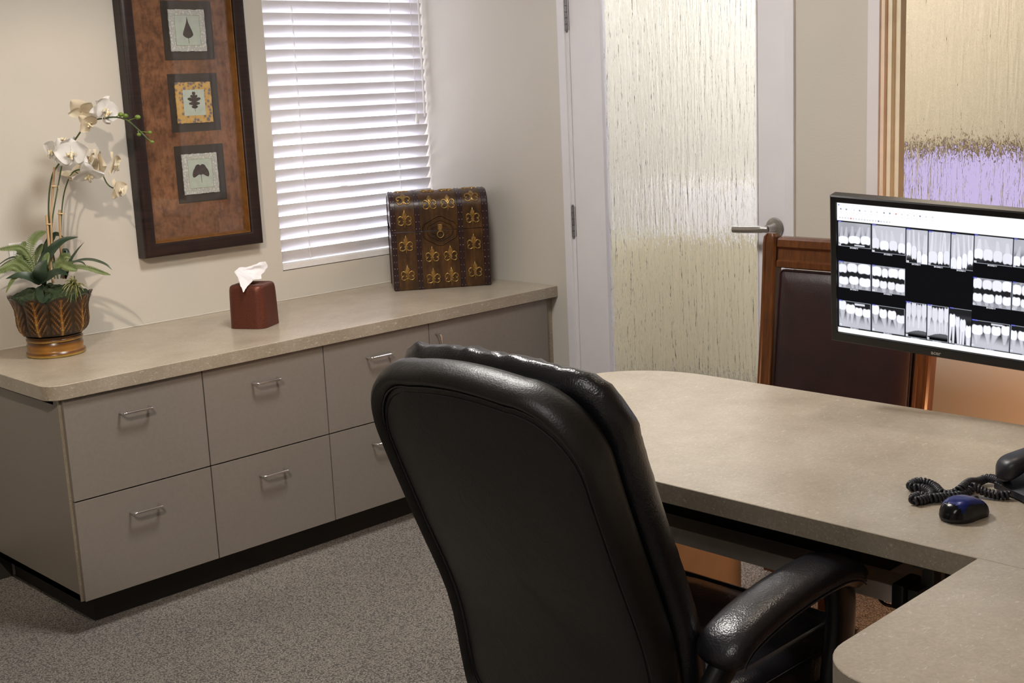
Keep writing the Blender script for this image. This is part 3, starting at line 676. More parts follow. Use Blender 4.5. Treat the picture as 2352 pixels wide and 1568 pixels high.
sB = stem([A(146, 640, .03), A(140, 560, .03), A(141, 500, .03), A(146, 450, .03), A(157, 413, .02), A(171, 393, .02), A(195, 390, .01), A(224, 400, .01), A(235, 401, .01), A(245, 420, .01), A(256, 430, .01), A(271, 435, .01)], .0022)
sC = stem([A(126, 640, -.01), A(118, 560, -.01), A(121, 500, -.01), A(131, 440, -.01), A(142, 380, -.01), A(150, 345, -.01)], .0022)
stem([A(171, 393, .02), A(185, 402, .0), A(197, 409, -.01)], .0018)
for pts, r in (([A(122, 650, -.015), A(116, 608, -.015), A(107, 494, -.015)], .0042), ([A(120, 600, -.012), A(117, 495, -.012), A(125, 384, -.012)], .0036), ([A(146, 640, .025), A(139, 565, .025), A(137, 482, .025)], .0040)):
    wb(MB().tube(pts, r, 8), 'bamboo_stake', 'bamboo', pot, mt, 60)
for (u, v, d) in ((112, 515, -.012), (124, 428, -.011), (139, 491, .027)):
    c = A(u, v, d); w = MB().tube([c + RGT * (.0075 * math.cos(q)) + FWD * (.0075 * math.sin(q)) for q in [2 * PI * k / 12 for k in range(12)]], .0022, 6, None, False, True)
    w.tube([c + RGT * .006, c + RGT * .014 - DWN * .002, c + RGT * .015 + DWN * .008], .0012, 5); wb(w, 'raffia_tie', 'raffia', pot, mt, 60)
# flowers
def flower(c, face, roll, R, mat, name='flower'):
    z = Vector(face).normalized(); x = Vector((0, 0, 1)).cross(z); 
    if x.length < .05: x = RGT.copy()
    x.normalize(); y = z.cross(x); cr_, sr = math.cos(roll), math.sin(roll); x, y = x * cr_ + y * sr, y * cr_ - x * sr
    def petal(ang, L, W, cup, pw):
        a = math.radians(ang); ux, uy = math.cos(a), math.sin(a)
        def f(u, v):
            s = v; wd = W * (math.sin(PI * min(1, s ** pw * .97 + .03)) ** .7) * (u - .5) * 2
            l = L * s; h = cup * R * (s ** 2) * .9 + .22 * R * ((u - .5) * 2) ** 2 * s * (1 if cup > 0 else -1) + noise.noise(Vector((u * 3 + ang, v * 3, R * 50))) * .05 * R
            px = ux * l - uy * wd; py = uy * l + ux * wd
            return c + x * px + y * py + z * h
        return f
    out = MB()
    for ang, L, W, cup, pw in ((90, 1.0 * R, .36 * R, -.10, .8), (215, .98 * R, .34 * R, -.08, .8), (325, .98 * R, .34 * R, -.08, .8)): out.grid(petal(ang, L, W * 1.12, cup, pw), 6, 10)
    root = wb(out, name, mat, pot, mt, 0 or 80)
    pt = MB()
    for ang in (12, 168): pt.grid(petal(ang, 1.0 * R, .66 * R, .12, .55), 8, 12)
    pt.v = [tuple(Vector(p) + z * (.03 * R)) for p in pt.v]
    wb(pt, 'petals', mat, root, mt, 80)
    lp_ = MB(); lp_.tube(bez([c + z * .02 * R, c + z * .28 * R - y * .06 * R, c + z * .34 * R - y * .30 * R, c + z * .24 * R - y * .5 * R], 5), [.04 * R] * 3 + [.085 * R] * 10 + [.02 * R] * 3, 8)
    lp_.sphere(c + z * .22 * R + y * .06 * R, .085 * R, 8)
    for sg in (-1, 1): lp_.tube([c + z * .12 * R - y * .05 * R, c + z * .25 * R - y * .08 * R + x * sg * .22 * R, c + z * .36 * R + y * .08 * R + x * sg * .24 * R], [.07 * R, .11 * R, .03 * R], 7)
    wb(lp_, 'lip', 'orchid_lip', root, mt, 70)
tw = -FWD; R_, U_ = RGT, -DWN
flower(A(166, 354, -.05), tw * 1 + R_ * .10 + U_ * .05, .05, .053, 'petal_white')
flower(A(124, 349, -.02), tw * .75 - R_ * .8 - U_ * .05, -.3, .046, 'petal_white')
flower(A(150, 328, .03), tw * .25 - R_ * .2 + U_ * 1.0, .5, .044, 'petal_white')
flower(A(190, 256, .02), -tw * .55 - R_ * .3 + U_ * .55, .6, .047, 'petal_cream')
flower(A(202, 283, -.01), tw * .6 + R_ * .7 - U_ * .6, .9, .036, 'petal_cream')
flower(A(241, 254, -.005), tw * .5 + R_ * .75 - U_ * .15, -.5, .051, 'petal_white')
flower(A(203, 400, -.03), tw * .35 + R_ * .25 - U_ * .95, .2, .050, 'petal_white')
flower(A(226, 374, .015), -tw * .35 + R_ * .75 + U_ * .10, .4, .048, 'petal_cream')
flower(A(207, 366, -.012), tw * .35 - R_ * .75 + U_ * .2, .9, .034, 'petal_cream')
flower(A(262, 378, .0), -tw * .15 + R_ * .95 - U_ * .1, .2, .041, 'petal_cream')
flower(A(272, 436, .0), tw * .30 + R_ * .9 + U_ * .1, .1, .037, 'petal_cream')
flower(A(166, 398, .03), -tw * .5 + R_ * .2 - U_ * .6, .3, .045, 'petal_cream')
for (u, v, r, u0, v0) in ((277, 263, .0085, 264, 269), (288, 266, .0085, 280, 272), (316, 269, .0088, 295, 277), (319, 309, .0066, 317, 300), (344, 304, .0066, 322, 302), (349, 326, .0060, 340, 320)):
    w = MB(); c = A(u, v, -.004); w.sphere(c, r, 12, None, (1, 1, .86)); w.sphere(c + R_ * r * .35, r * .75, 10); w.tube([A(u0, v0), c], .0014, 6); wb(w, 'bud', 'orchid_bud', pot, mt, 80)
# leaves
def strap_leaf(pts, W, mat, name, up=None, cup=.25, pw=.75):
    P = bez(pts, 8); n = len(P) - 1; upv = Vector(up) if up else Vector((0, 0, 1))
    def f(u, v):
        i = min(int(v * n), n - 1); t = v * n - i; p = P[i].lerp(P[i + 1], t); tg = (P[i + 1] - P[i]).normalized(); sd = tg.cross(upv)
        if sd.length < .05: sd = tg.cross(tw)
        sd.normalize(); nn = sd.cross(tg); wd = W * max(.02, math.sin(PI * min(1, (v * .93 + .07) ** pw)) ** .8); k = (u - .5) * 2
        return p + sd * wd * k + nn * (abs(k) ** 1.5) * wd * cup
    return wb(MB().grid(f, 6, 3 * len(pts) + 10), name, mat, pot, mt, 80)
base = A(122, 640, -.02)
strap_leaf([A(92, 648, -.05), A(70, 636, -.075), A(42, 632, -.095), A(13, 640, -.11)], .0165, 'orchid_leaf', 'leaf', tw * .85 + U_ * .5, .1, .6)
strap_leaf([A(92, 648, -.05), A(110, 636, -.09), A(134, 624, -.11), A(158, 632, -.12)], .0185, 'orchid_leaf', 'leaf', tw * .9 + U_ * .5, .1, .6)
strap_leaf([A(94, 652, -.05), A(92, 632, -.085), A(96, 612, -.085), A(108, 596, -.075)], .024, 'orchid_leaf', 'leaf', tw, .1, .65)
strap_leaf([A(92, 640, -.03), A(102, 600, -.03), A(125, 568, -.03), A(150, 550, -.02), A(180, 544, -.01)], .0185, 'orchid_leaf', 'leaf', tw + U_ * .4, .2, .55)
strap_leaf([A(100, 640, .03), A(103, 600, .04), A(112, 560, .04), A(128, 538, .04), A(146, 545, .03)], .016, 'orchid_leaf', 'leaf', tw + U_ * .3, .2, .6)
strap_leaf([A(92, 656, -.06), A(92, 676, -.10), A(100, 690, -.115), A(118, 672, -.115)], .013, 'orchid_leaf', 'leaf', tw, .1, .6)
for pts, W in (([A(140, 640, .01), A(168, 605, .0), A(205, 597, -.02), A(240, 606, -.03), A(258, 620, -.03)], .0105), ([A(150, 640, .03), A(160, 605, .03), A(176, 578, .03), A(194, 555, .03)], .0095), ([A(140, 620, .04), A(148, 575, .05), A(158, 590, .05), A(166, 600, .04)], .010),
               ([A(95, 640, .0), A(66, 608, .0), A(38, 598, -.01), A(12, 606, -.02), A(-18, 630, -.02)], .0115), ([A(95, 640, .02), A(60, 600, .03), A(30, 592, .03), A(0, 607, .03), A(-25, 632, .03)], .009), ([A(140, 636, -.02), A(160, 605, -.03), A(185, 602, -.04), A(198, 610, -.05)], .008)):
    strap_leaf(pts, W, 'slim_leaf', 'leaf', tw * .6 + U_, .3, .6)
def frond(pts, L, name='fern_frond'):
    P = bez(pts, 9); n = len(P); w = MB(); w.tube(P, [.0011] * n, 5)
    for i in range(3, n - 1):
        t = i / (n - 1); tg = (P[min(i + 1, n - 1)] - P[i - 1]).normalized(); sd = tg.cross(tw).normalized(); l = L * (math.sin(PI * min(1, .12 + t * .86)) ** .7)
        for sg in (-1, 1):
            e = P[i] + sd * sg * l + tg * l * .35 - tw * (-.15 * l); m_ = P[i].lerp(e, .5) ; wv = tg * (.0021)
            w.add([P[i] - wv, P[i] + wv, m_ + wv * 1.1 + tw * .002, e, m_ - wv * 1.1 + tw * .002], [(0, 1, 2, 3, 4)])
    return wb(w, name, 'fern_leaf', pot, mt, 0)
frond([A(82, 636, -.02), A(70, 600, -.02), A(72, 560, -.02), A(86, 540, -.02), A(106, 532, -.02)], .019)
frond([A(86, 640, -.03), A(66, 590, -.03), A(48, 570, -.03), A(22, 570, -.04), A(-10, 574, -.04)], .014)
frond([A(84, 640, -.04), A(58, 612, -.05), A(40, 604, -.05), A(16, 616, -.06), A(-12, 628, -.07)], .020)
frond([A(120, 622, -.05), A(140, 606, -.06), A(160, 612, -.07), A(178, 620, -.07)], .020)
frond([A(150, 620, -.03), A(176, 612, -.04), A(205, 616, -.05), A(232, 625, -.05), A(254, 631, -.05)], .010)
frond([A(80, 640, .02), A(66, 600, .03), A(56, 580, .03), A(40, 582, .03)], .016)
frond([A(60, 640, -.08), A(40, 634, -.09), A(26, 648, -.10), A(14, 672, -.10)], .008)
frond([A(115, 628, -.03), A(104, 612, -.05), A(106, 594, -.05), A(112, 580, -.05)], .014)
frond([A(78, 640, .0), A(56, 616, .0), A(44, 596, .0), A(52, 566, .0), A(60, 556, .0)], .016)
frond([A(90, 640, .03), A(80, 600, .03), A(90, 575, .03), A(98, 560, .03)], .014)
frond([A(70, 644, -.06), A(48, 622, -.07), A(30, 612, -.08), A(4, 622, -.09)], .017)
frond([A(126, 620, .0), A(140, 596, -.02), A(150, 588, -.03), A(162, 592, -.03)], .014)
w = MB(); c = A(172, 656, -.10); rnd = random.Random(3)
for k in range(46):
    th = rnd.uniform(0, 2 * PI); el = rnd.uniform(-.15, 1.0); l = rnd.uniform(.024, .046); d = (R_ * math.cos(th) + U_ * math.sin(th)) * math.cos(el * 1.2) + tw * (math.sin(el * 1.2) + .15)
    e = c + d.normalized() * l; dr = -U_ * (l * l * 7); m_ = c.lerp(e, .55) + U_ * .004; w.tube(bez([c, m_, e + dr], 4), [.0022] * 2 + [.0019] * 4 + [.0012] * 2 + [.0005], 4)
wb(w, 'spiky_tuft', 'spiky_leaf', pot, mt, 60)
# ------------------------------------------------------------------ desk
DT_, DB_ = .760, .720
desk = empty('desk', (-1.3, -2.9, 0)); mt = Matrix.Translation((-1.3, -2.9, 0)); tag(desk, 'large L-shaped stone-look laminate desk with rounded peninsula end, phone and mouse on it', 'desk')
def arcpts(cx, cy, rx, ry, a0, a1, n=12): return [(cx + rx * math.cos(math.radians(a0 + (a1 - a0) * k / n)), cy + ry * math.sin(math.radians(a0 + (a1 - a0) * k / n))) for k in range(n + 1)]
poly = [(-.917, -4.05)] + arcpts(-1.137, -2.10, .22, .27, 0, 90, 16) + arcpts(-1.505, -2.03, .20, .20, 90, 180, 12) + [(-1.705, -4.05)]
def top(poly, name):
    o = wb(MB().prism(poly, DB_, DT_, .0012, 1), name, 'laminate_stone', desk, mt)
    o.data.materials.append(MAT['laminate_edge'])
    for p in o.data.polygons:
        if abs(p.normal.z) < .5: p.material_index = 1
    return o
top(poly, 'worktop')
top([(-1.7056, -3.222), (-1.7056, -4.05)] + [(-2.197, -4.05)] + arcpts(-2.107, -3.312, .09, .09, 180, 90, 10), 'return_top')
wb(MB().box((-1.50, -2.225, 0), (-.945, -2.20, DB_)), 'end_panel', 'desk_panel', desk, mt, 0)
wb(MB().box((-1.22, -3.42, .42), (-1.20, -2.56, DB_)), 'modesty_panel', 'desk_panel', desk, mt, 0)
w = MB(); w.box((-2.15, -4.0, .08), (-1.0, -3.98, DB_)); w.box((-1.55, -3.46, .02), (-.97, -3.44, DB_)); wb(w, 'side_panel', 'laminate_cabinet', desk, mt, 0)
wb(MB().box((-1.472, -2.88, .546), (-1.225, -2.227, DB_)), 'drawer_box', 'black_shadow', desk, mt, 0)  # near-black colour paints in the shade below the worktop
rl = wb(MB().box((-1.541, -2.985, .565), (-1.478, -2.227, .600), .002), 'support_rail', 'tray_gray', desk, mt)
wb(MB().box((-1.545, -3.010, .556), (-1.474, -2.984, .606), .006), 'end_cap', 'plastic_black', rl, mt)
w = MB(); w.box((-1.535, -3.032, .560), (-1.49, -3.012, .598), .002); w.box((-1.50, -3.045, .53), (-1.47, -3.02, DB_), .003); w.box((-1.60, -3.075, .67), (-1.30, -3.055, .70), .003); w.box((-1.44, -3.06, .55), (-1.425, -3.035, DB_), .002)
wb(w, 'bracket', 'bracket_steel', rl, mt)
cb = MB().tube(bez([on(2008, 1345, 0, -1.46), on(2013, 1362, 0, -1.46), on(2025, 1381, 0, -1.47), on(2037, 1389, 0, -1.48), on(2058, 1391, 0, -1.50), on(2090, 1380, 0, -1.50), on(2120, 1340, 0, -1.49)], 8), .0032, 8).build('power_cable', 'plastic_black')
tag(cb, 'thin black cable hanging in a loop under the desk edge', 'cable')

# ------------------------------------------------------------------ executive chair
CHO = Vector((-1.70, -2.65, 0)); YAW = 0.0
ch = empty('office_chair', CHO, YAW); tag(ch, 'black leather executive office chair seen from behind, tucked at the desk', 'chair')
def yz(x, z): return x, z
path = bez([(-.385, 0, .375), (-.402, 0, .484), (-.426, 0, .620), (-.495, 0, .79), (-.560, 0, .955), (-.599, 0, 1.089), (-.62, 0, 1.17)], 10)
plen = [0.0]
for a, b in zip(path, path[1:]): plen.append(plen[-1] + (b - a).length)
HB = plen[50]                                        # length of the backrest along its curve
def onback(h):
    h = max(-.05, min(plen[-1] - 1e-4, h)); i = 0
    while i < len(plen) - 2 and plen[i + 1] < h: i += 1
    t = (h - plen[i]) / (plen[i + 1] - plen[i]); d = (path[i + 1] - path[i]).normalized(); return path[i].lerp(path[i + 1], t) if t >= 0 else path[0] + d * h, d
def mapback(w, h, d, k=1):
    p, t = onback(h + HB / 2); nrm = Vector((t.z, 0, -t.x)); q = p + nrm * (d + .30 * w * w); return (q.x, w, q.z)
def outline_back(wt, wb_, hb, ht, rt, rb, n=10, crown=.012):
    def corner(cx, cy, r, a0, a1): return [(cx + r * math.cos(math.radians(a0 + (a1 - a0) * k / n)), cy + r * math.sin(math.radians(a0 + (a1 - a0) * k / n))) for k in range(n + 1)]
    o = corner(wt - rt, ht - rt, rt, 0, 90)
    m = [(wt - rt) * (1 - 2 * k / 14) for k in range(1, 14)]; o += [(x, ht + crown * (1 - (x / (wt - rt)) ** 2)) for x in m]
    o += corner(-(wt - rt), ht - rt, rt, 90, 180)
    y0, y1 = ht - rt, hb + rb
    side = [(y0 + (y1 - y0) * k / 12) for k in range(1, 12)]
    def sw(y): t = (y - y1) / (y0 - y1); return wb_ + (wt - wb_) * (t ** .8)
    o += [(-sw(y), y) for y in side] + corner(-(wb_ - rb), hb + rb, rb, 180, 270)
    m = [-(wb_ - rb) + 2 * (wb_ - rb) * k / 8 for k in range(1, 8)]; o += [(x, hb) for x in m]
    o += corner(wb_ - rb, hb + rb, rb, 270, 360) + [(sw(y), y) for y in reversed(side)]
    return o
OB = outline_back(.252, .246, -HB / 2, HB / 2, .130, .06)
shell_r = [(.001, 0), (.3, -.001), (.6, 0), (.80, .001), (.87, .003), (.902, .0055), (.912, .008), (.922, .002), (.938, -.006), (.958, -.0095), (.978, -.006), (.993, .006), (1.0, .022), (1.0, .036), (.985, .050), (.95, .058), (.7, .06), (.001, .06)]
sh = MB().pillow(OB, shell_r, mapback).build('back_shell', 'leather_shell', ch, 60)
MB().tube([mapback(a * .912, b * .912, .0045) for a, b in OB], .0024, 6, None, False, True).build('piping', 'leather_black', sh, 60)
MB().tube([mapback(a * .885, b * .885, .0022) for a, b in OB], .0009, 4, None, False, True).build('stitching', 'seam_thread', sh, 60)
OC = outline_back(.254, .248, -HB / 2 + .03, HB / 2 - .006, .10, .06)
def mapcush(w, h, d, k=1):
    q = Vector(mapback(w, h, d + .064)); w = w * 1.0; top_ = max(0, (h / (HB / 2) - .55) / .45); rimf = max(0, (k - .72) / .28)
    side = max(0, (abs(w) / .25 - .5) / .5)
    wr = noise.noise(Vector((w * 34, h * 12, d * 30))) * .0015 + noise.noise(Vector((w * 80, h * 30, 4))) * .0010 + abs(noise.noise(Vector((w * 44 + h * 40, h * 14, 8)))) * .006 * side
    f = (.15 + top_ * 1.6 + side * .3) * (.2 + rimf)
    q += Vector((.8, 0, .6)) * (wr * f) + Vector((-.25, 0, 1.0)) * (wr * f * .9)
    return tuple(q)
cush_r = [(.001, .090), (.25, .090), (.5, .088), (.66, .080), (.69, .074), (.72, .081), (.80, .084), (.88, .077), (.94, .062), (.98, .045), (1.0, .028), (1.0, .018), (.975, .006), (.93, .0), (.001, .0)]
fine = []
for i in range(len(OC)):
    a, b = Vector(OC[i]), Vector(OC[(i + 1) % len(OC)]); n_ = max(1, int((b - a).length / .008))
    fine += [tuple(a.lerp(b, k / n_)) for k in range(n_)]
cu = MB().pillow(fine, cush_r, mapcush).build('back_cushion', 'leather_black', ch, 75)
# top roll of the cushion, gathered at the ends
def roll(u, v):
    y = -.205 + .41 * u; q = 2 * PI * v; e = abs(u - .5) * 2; r = .030 * (1 - .55 * e ** 5)
    wr = .0022 * noise.noise(Vector((y * 16 + math.cos(q) * .6, q * .5, 2))) + .0035 * noise.noise(Vector((y * 52 + math.cos(q) * 1.5, q * .7, 9))) * e ** 1.5 + .0012 * noise.noise(Vector((y * 130, q * 2, 5)))
    r += wr; p, t = onback(HB - .046 - .030 * e ** 4); nrm = Vector((t.z, 0, -t.x)); c = p + nrm * (.092 + .25 * y * y)
    return (c.x + nrm.x * r * 1.0 * math.cos(q) + t.x * r * .95 * math.sin(q), y, c.z + nrm.z * r * math.cos(q) + t.z * r * .95 * math.sin(q))
g = MB(); g.grid(lambda v, u: roll(u, v), 26, 90, True); nv = 26
g.f.append(tuple(range(nv - 1, -1, -1))); g.f.append(tuple(90 * nv + k for k in range(nv)))
g.build('head_roll', 'leather_black', cu, 75)
# seat
OS = rrect(.52, .52, .10, 10)
def mapseat(w, h, d, k=1):
    x = w - .0; fr_ = max(0, (x - .12) / .14); return (x, h, .0 + d - .035 * fr_ ** 2 + noise.noise(Vector((x * 14, h * 14, d * 9))) * .003 * k + (.010 * (abs(h) / .26) ** 3 if d > .46 else 0))
seat_r = [(.001, .492), (.3, .494), (.55, .496), (.72, .494), (.76, .487), (.80, .497), (.88, .496), (.94, .487), (.985, .468), (1.0, .445), (1.0, .425), (.985, .402), (.95, .388), (.8, .382), (.001, .382)]
se = MB().pillow(OS, seat_r, mapseat).build('seat', 'leather_black', ch, 75)
MB().tube([mapseat(a * 1.004, b * 1.004, .436) for a, b in OS], .0022, 6, None, False, True).build('piping', 'leather_black', se, 60)
MB().tube([mapseat(a * .975, b * .975, .478) for a, b in OS], .0009, 4, None, False, True).build('stitching', 'seam_thread', se, 60)
MB().box((-.20, -.17, .352), (.16, .17, .386), .01).build('seat_pan', 'plastic_black', ch)
# arms
def sweep(path, prof_fn, name, mat, parent, ang=60):
    n = len(path); K = 20; vs = []; fs = []
    for i, p in enumerate(path):
        t = (path[min(i + 1, n - 1)] - path[max(i - 1, 0)]).normalized(); nn = Vector((-t.z, 0, t.x)); f = i / (n - 1); a, b = prof_fn(f)
        for k in range(K):
            q = 2 * PI * k / K; c, s = math.cos(q), math.sin(q)
            vs.append(tuple(p + Vector((0, 1, 0)) * (a * math.copysign(abs(c) ** .7, c)) + nn * (b * math.copysign(abs(s) ** .75, s))))
    for i in range(n - 1):
        for k in range(K): fs.append((i * K + k, i * K + (k + 1) % K, (i + 1) * K + (k + 1) % K, (i + 1) * K + k))
    fs.append(tuple(range(K - 1, -1, -1))); fs.append(tuple((n - 1) * K + k for k in range(K)))
    return MB().add(vs, fs).build(name, mat, parent, ang)
for sy in (-1, 1):
    y = .292 * sy; fx = -.008
    ar = sweep(bez([(.056 + fx, y, .632), (.062 + fx, y, .56), (.046 + fx, y, .46), (.03, y, .39), (-.03, y * .93, .352), (-.10, y * .85, .348)], 8), lambda f: (.018, .036 + .004 * f), 'armrest', 'plastic_black', ch)
    pth = bez([(a_ + fx, y, b_) for a_, b_ in ((-.302, .598), (-.292, .622), (-.26, .640), (-.19, .656), (-.10, .666), (-.01, .668), (.035, .662), (.066, .648), (.084, .626))], 6)
    pad = sweep(pth, lambda f: (.047 * min(1, .35 + (f * 9) ** .7 * .65) * min(1, .55 + (1 - f) * 5), .028 * min(1, .35 + f * 9) * min(1, .45 + (1 - f) * 7)), 'arm_pad', 'leather_black', ar, 75)
    for dz, rr in ((-.004, .0016), (-.011, .0014)):
        ll = []
        for i, p in enumerate(pth[4:-5]):
            ll.append(p + Vector((0, -.0465 if sy < 0 else .0465, dz)))
        MB().tube(ll, rr, 5).build('seam', 'seam_thread', pad, 60)
    sweep(bez([(-.28, y, .612), (-.315, y * .96, .56), (-.335, y * .90, .49), (-.31, y * .82, .42), (-.24, y * .72, .365), (-.12, y * .65, .35)], 7), lambda f: (.018, .026), 'arm_strut', 'plastic_black', ar)
# mechanism, column, five-star base on casters
w = MB().box((-.14, -.09, .315), (.10, .09, .355), .012); w.tube([(-.14, 0, .335), (-.29, 0, .36), (-.325, 0, .47)], .028, 8, None, True, False, .45); w.build('tilt_mechanism', 'plastic_black', ch)
MB().lathe([(.026, .10), (.026, .22), (.020, .222), (.020, .32)], 20).build('gas_column', 'plastic_black', ch)
bs = MB(); bs.lathe([(.045, .085), (.05, .10), (.045, .125), (.028, .135)], 20)
for k in range(5):
    a = 2 * PI * k / 5 + .3; bs.tube([(.03 * math.cos(a), .03 * math.sin(a), .108), (.17 * math.cos(a), .17 * math.sin(a), .100), (.315 * math.cos(a), .315 * math.sin(a), .078)], [.028, .024, .018], 8, None, True, False, .7)
star = bs.build('star_base', 'plastic_black', ch)
for k in range(5):
    a = 2 * PI * k / 5 + .3; c = Vector((.315 * math.cos(a), .315 * math.sin(a), .028)); w = MB()
    for s_ in (-1, 1): w.lathe([(.004, -.009), (.024, -.009), (.0275, -.005), (.0275, .005), (.024, .009), (.004, .009)], 18, Matrix.Translation(c + Vector((-math.sin(a), math.cos(a), 0)) * .014 * s_) @ Matrix.Rotation(a, 4, 'Z') @ Matrix.Rotation(PI / 2, 4, 'X'))
    w.tube([c + Vector((0, 0, .015)), c + Vector((0, 0, .055))], .007, 8); w.build('caster', 'plastic_charcoal', star)

# ------------------------------------------------------------------ guest chair beyond the desk
GO = Vector((-.60, -2.176, 0)); gc = empty('guest_chair', GO); mt = Matrix.Translation(GO); tag(gc, 'wooden guest chair with a burgundy leather back panel behind the desk', 'chair')
def gx(z): return -.405 + .075 * max(0, (z - .42) / .64) if z > .42 else -.405 + .05 * (.42 - z) / .42
ob = [(-.0235, -.018), (.0235, -.018), (.0235, .018), (-.0235, .018)]
for yc, sg in ((-1.922, 1), (-2.430, -1)):
    zs_ = [0, .2, .42, .6, .8, .95, 1.03, 1.052, 1.062]; w = MB()
    pf = [(-.024, .018), (-.024, -.012), (-.019, -.018), (-.012, -.019), (-.010, -.0155), (.010, -.0155), (.012, -.019), (.019, -.018), (.024, -.012), (.024, .018)]; n = len(pf); vs = []; fs = []
    for z in zs_:
        k = 1.0 if z < 1.04 else (.9 if z < 1.06 else .55)
        for (dy, dx) in pf: vs.append((gx(z) + dx * k, yc + dy * k + sg * (.012 * max(0, (z - .6) / .46) ** 2), z))
    for i in range(len(zs_) - 1):
        for q in range(n): fs.append((i * n + q, i * n + (q + 1) % n, (i + 1) * n + (q + 1) % n, (i + 1) * n + q))
    fs.append(tuple(range(n))); fs.append(tuple((len(zs_) - 1) * n + q for q in range(n)))
    wb(w.add(vs, fs), 'back_post', 'chair_wood', gc, mt, 30)
w = MB()
pr_ = [(.962, -.010), (.966, -.018), (.982, -.020), (.986, -.014), (.990, -.013), (1.018, -.013), (1.022, -.016), (1.026, -.021), (1.046, -.020), (1.053, -.010), (1.053, .016), (.962, .016)]
vs = []; n = len(pr_)
for yy in (-1.945, -2.407):
    for z, dx in pr_: vs.append((gx(z) + dx, yy, z))
w.add(vs, [(q, (q + 1) % n, n + (q + 1) % n, n + q) for q in range(n)] + [tuple(range(n)), tuple(range(n, 2 * n))]); wb(w, 'top_rail', 'chair_wood', gc, mt, 30)
wb(MB().box((-.415, -2.41, .50), (-.385, -1.94, .54), .004), 'lower_rail', 'chair_wood', gc, mt)
og = rrect(.445, .43, .012, 5)
def mapg(w_, h, d, k): z = .742 + h; return (gx(z) - .006 - d, -2.176 + w_, z)
pn = wb(MB().pillow(og, [(.001, .026), (.4, .026), (.7, .0245), (.85, .020), (.92, .014), (.96, .008), (.985, .004), (1.0, .0), (1.0, -.012), (.001, -.012)], mapg), 'back_panel', 'leather_burgundy', gc, mt, 60)
wb(MB().tube([mapg(a * .992, b * .992, .004, 1) for a, b in og], .0032, 6, None, False, True), 'piping', 'leather_burgundy', pn, mt, 60)
og2 = rrect(.46, .50, .05, 8)
wb(MB().pillow(og2, [(.001, .505), (.5, .502), (.8, .492), (.93, .478), (.99, .458), (1.0, .445), (1.0, .436), (.001, .432)], lambda w_, h, d, k: (-.625 + w_, -2.176 + h, d)), 'seat', 'leather_burgundy', gc, mt, 60)
w = MB(); w.box((-.86, -2.44, .375), (-.835, -1.912, .432), .003); w.box((-.85, -2.44, .375), (-.40, -2.415, .432), .003); w.box((-.85, -1.937, .375), (-.40, -1.912, .432), .003); w.box((-.42, -2.42, .375), (-.395, -1.93, .432), .003); wb(w, 'seat_frame', 'chair_wood', gc, mt)
for yc in (-1.930, -2.422): wb(MB().add([(-.845 + dx * k, yc + dy * k, z) for (z, k) in ((0, .72), (.37, 1), (.43, 1)) for (dx, dy) in ((-.02, -.02), (.02, -.02), (.02, .02), (-.02, .02))], [(i * 4 + q, i * 4 + (q + 1) % 4, i * 4 + 4 + (q + 1) % 4, i * 4 + 4 + q) for i in (0, 1) for q in range(4)] + [(0, 1, 2, 3), (8, 9, 10, 11)]), 'front_leg', 'chair_wood', gc, mt, 0)

# ------------------------------------------------------------------ monitor
P0 = Vector((-1.075, -2.564, 1.259)); Da = Vector((.109, -.992, -.064)).normalized(); Ea = Vector((-.162, -.081, .984)); Ea = (Ea - Da * Ea.dot(Da)).normalized(); Na = Da.cross(Ea)
MW, MH = .495, .346
BASE = Vector((-.985, -3.30, DT_)); mon = empty('computer_monitor', BASE); mt = Matrix.Translation(BASE)
tag(mon, 'black widescreen monitor on an arm showing a page of dental x-rays', 'monitor')
MM = Matrix(((Da.x, Ea.x, Na.x, P0.x), (Da.y, Ea.y, Na.y, P0.y), (Da.z, Ea.z, Na.z, P0.z), (0, 0, 0, 1)))    # a right, b up, c to the viewer
SA0, SA1, SB0, SB1 = .016, .479, .016, .3225
vs = [(0, 0), (MW, 0), (MW, -MH), (0, -MH)]
w = MB()
ring = [(0, 0, -.03), (0, 0, -.003), (.003, .003, .0), (.0145, .0145, .0), (.016, .016, -.003), (.016, .016, -.006)]
def mring(i, c):
    return [(i, -i, c), (MW - i, -i, c), (MW - i, -MH + (i if i < .01 else i * 1.0 + .0075), c), (i, -MH + (i if i < .01 else i * 1.0 + .0075), c)]
R_s = [mring(a, c) for a, _, c in ring]
vv = [p for r in R_s for p in r]; ff = [(i * 4 + q, i * 4 + (q + 1) % 4, i * 4 + 4 + (q + 1) % 4, i * 4 + 4 + q) for i in range(len(R_s) - 1) for q in range(4)]
ff.append((0, 1, 2, 3)); ff.append(tuple((len(R_s) - 1) * 4 + q for q in range(4)))
w.add(vv, ff, MM); w.box((.08, -.29, -.05), (.415, -.06, -.029), .01, 2, MM); housing = wb(w, 'housing', 'monitor_plastic', mon, mt, 25)
wb(MB().box((.02, -MH + .0198, -.001), (MW - .02, -MH + .0203, .0012), 0, 1, MM), 'lower_trim', 'plastic_charcoal', housing, mt, 0)
# arm and post behind the screen
w = MB(); c0 = MM @ Vector((.2475, -.17, -.05)); c1 = MM @ Vector((.2475, -.17, -.085)); post = Vector((BASE.x, BASE.y, c1.z - .02))
w.tube([c0, c1], .035, 16); w.tube(bez([c1, c1 + Vector((.02, -.05, -.01)), post + Vector((.0, .08, 0)), post], 6), .018, 12); w.tube([BASE + Vector((0, 0, .01)), post + Vector((0, 0, .06))], .017, 16); w.lathe([(.055, .0), (.055, .008), (.03, .014), (.018, .03)], 24, mt)
wb(w, 'monitor_arm', 'plastic_black', mon, mt)
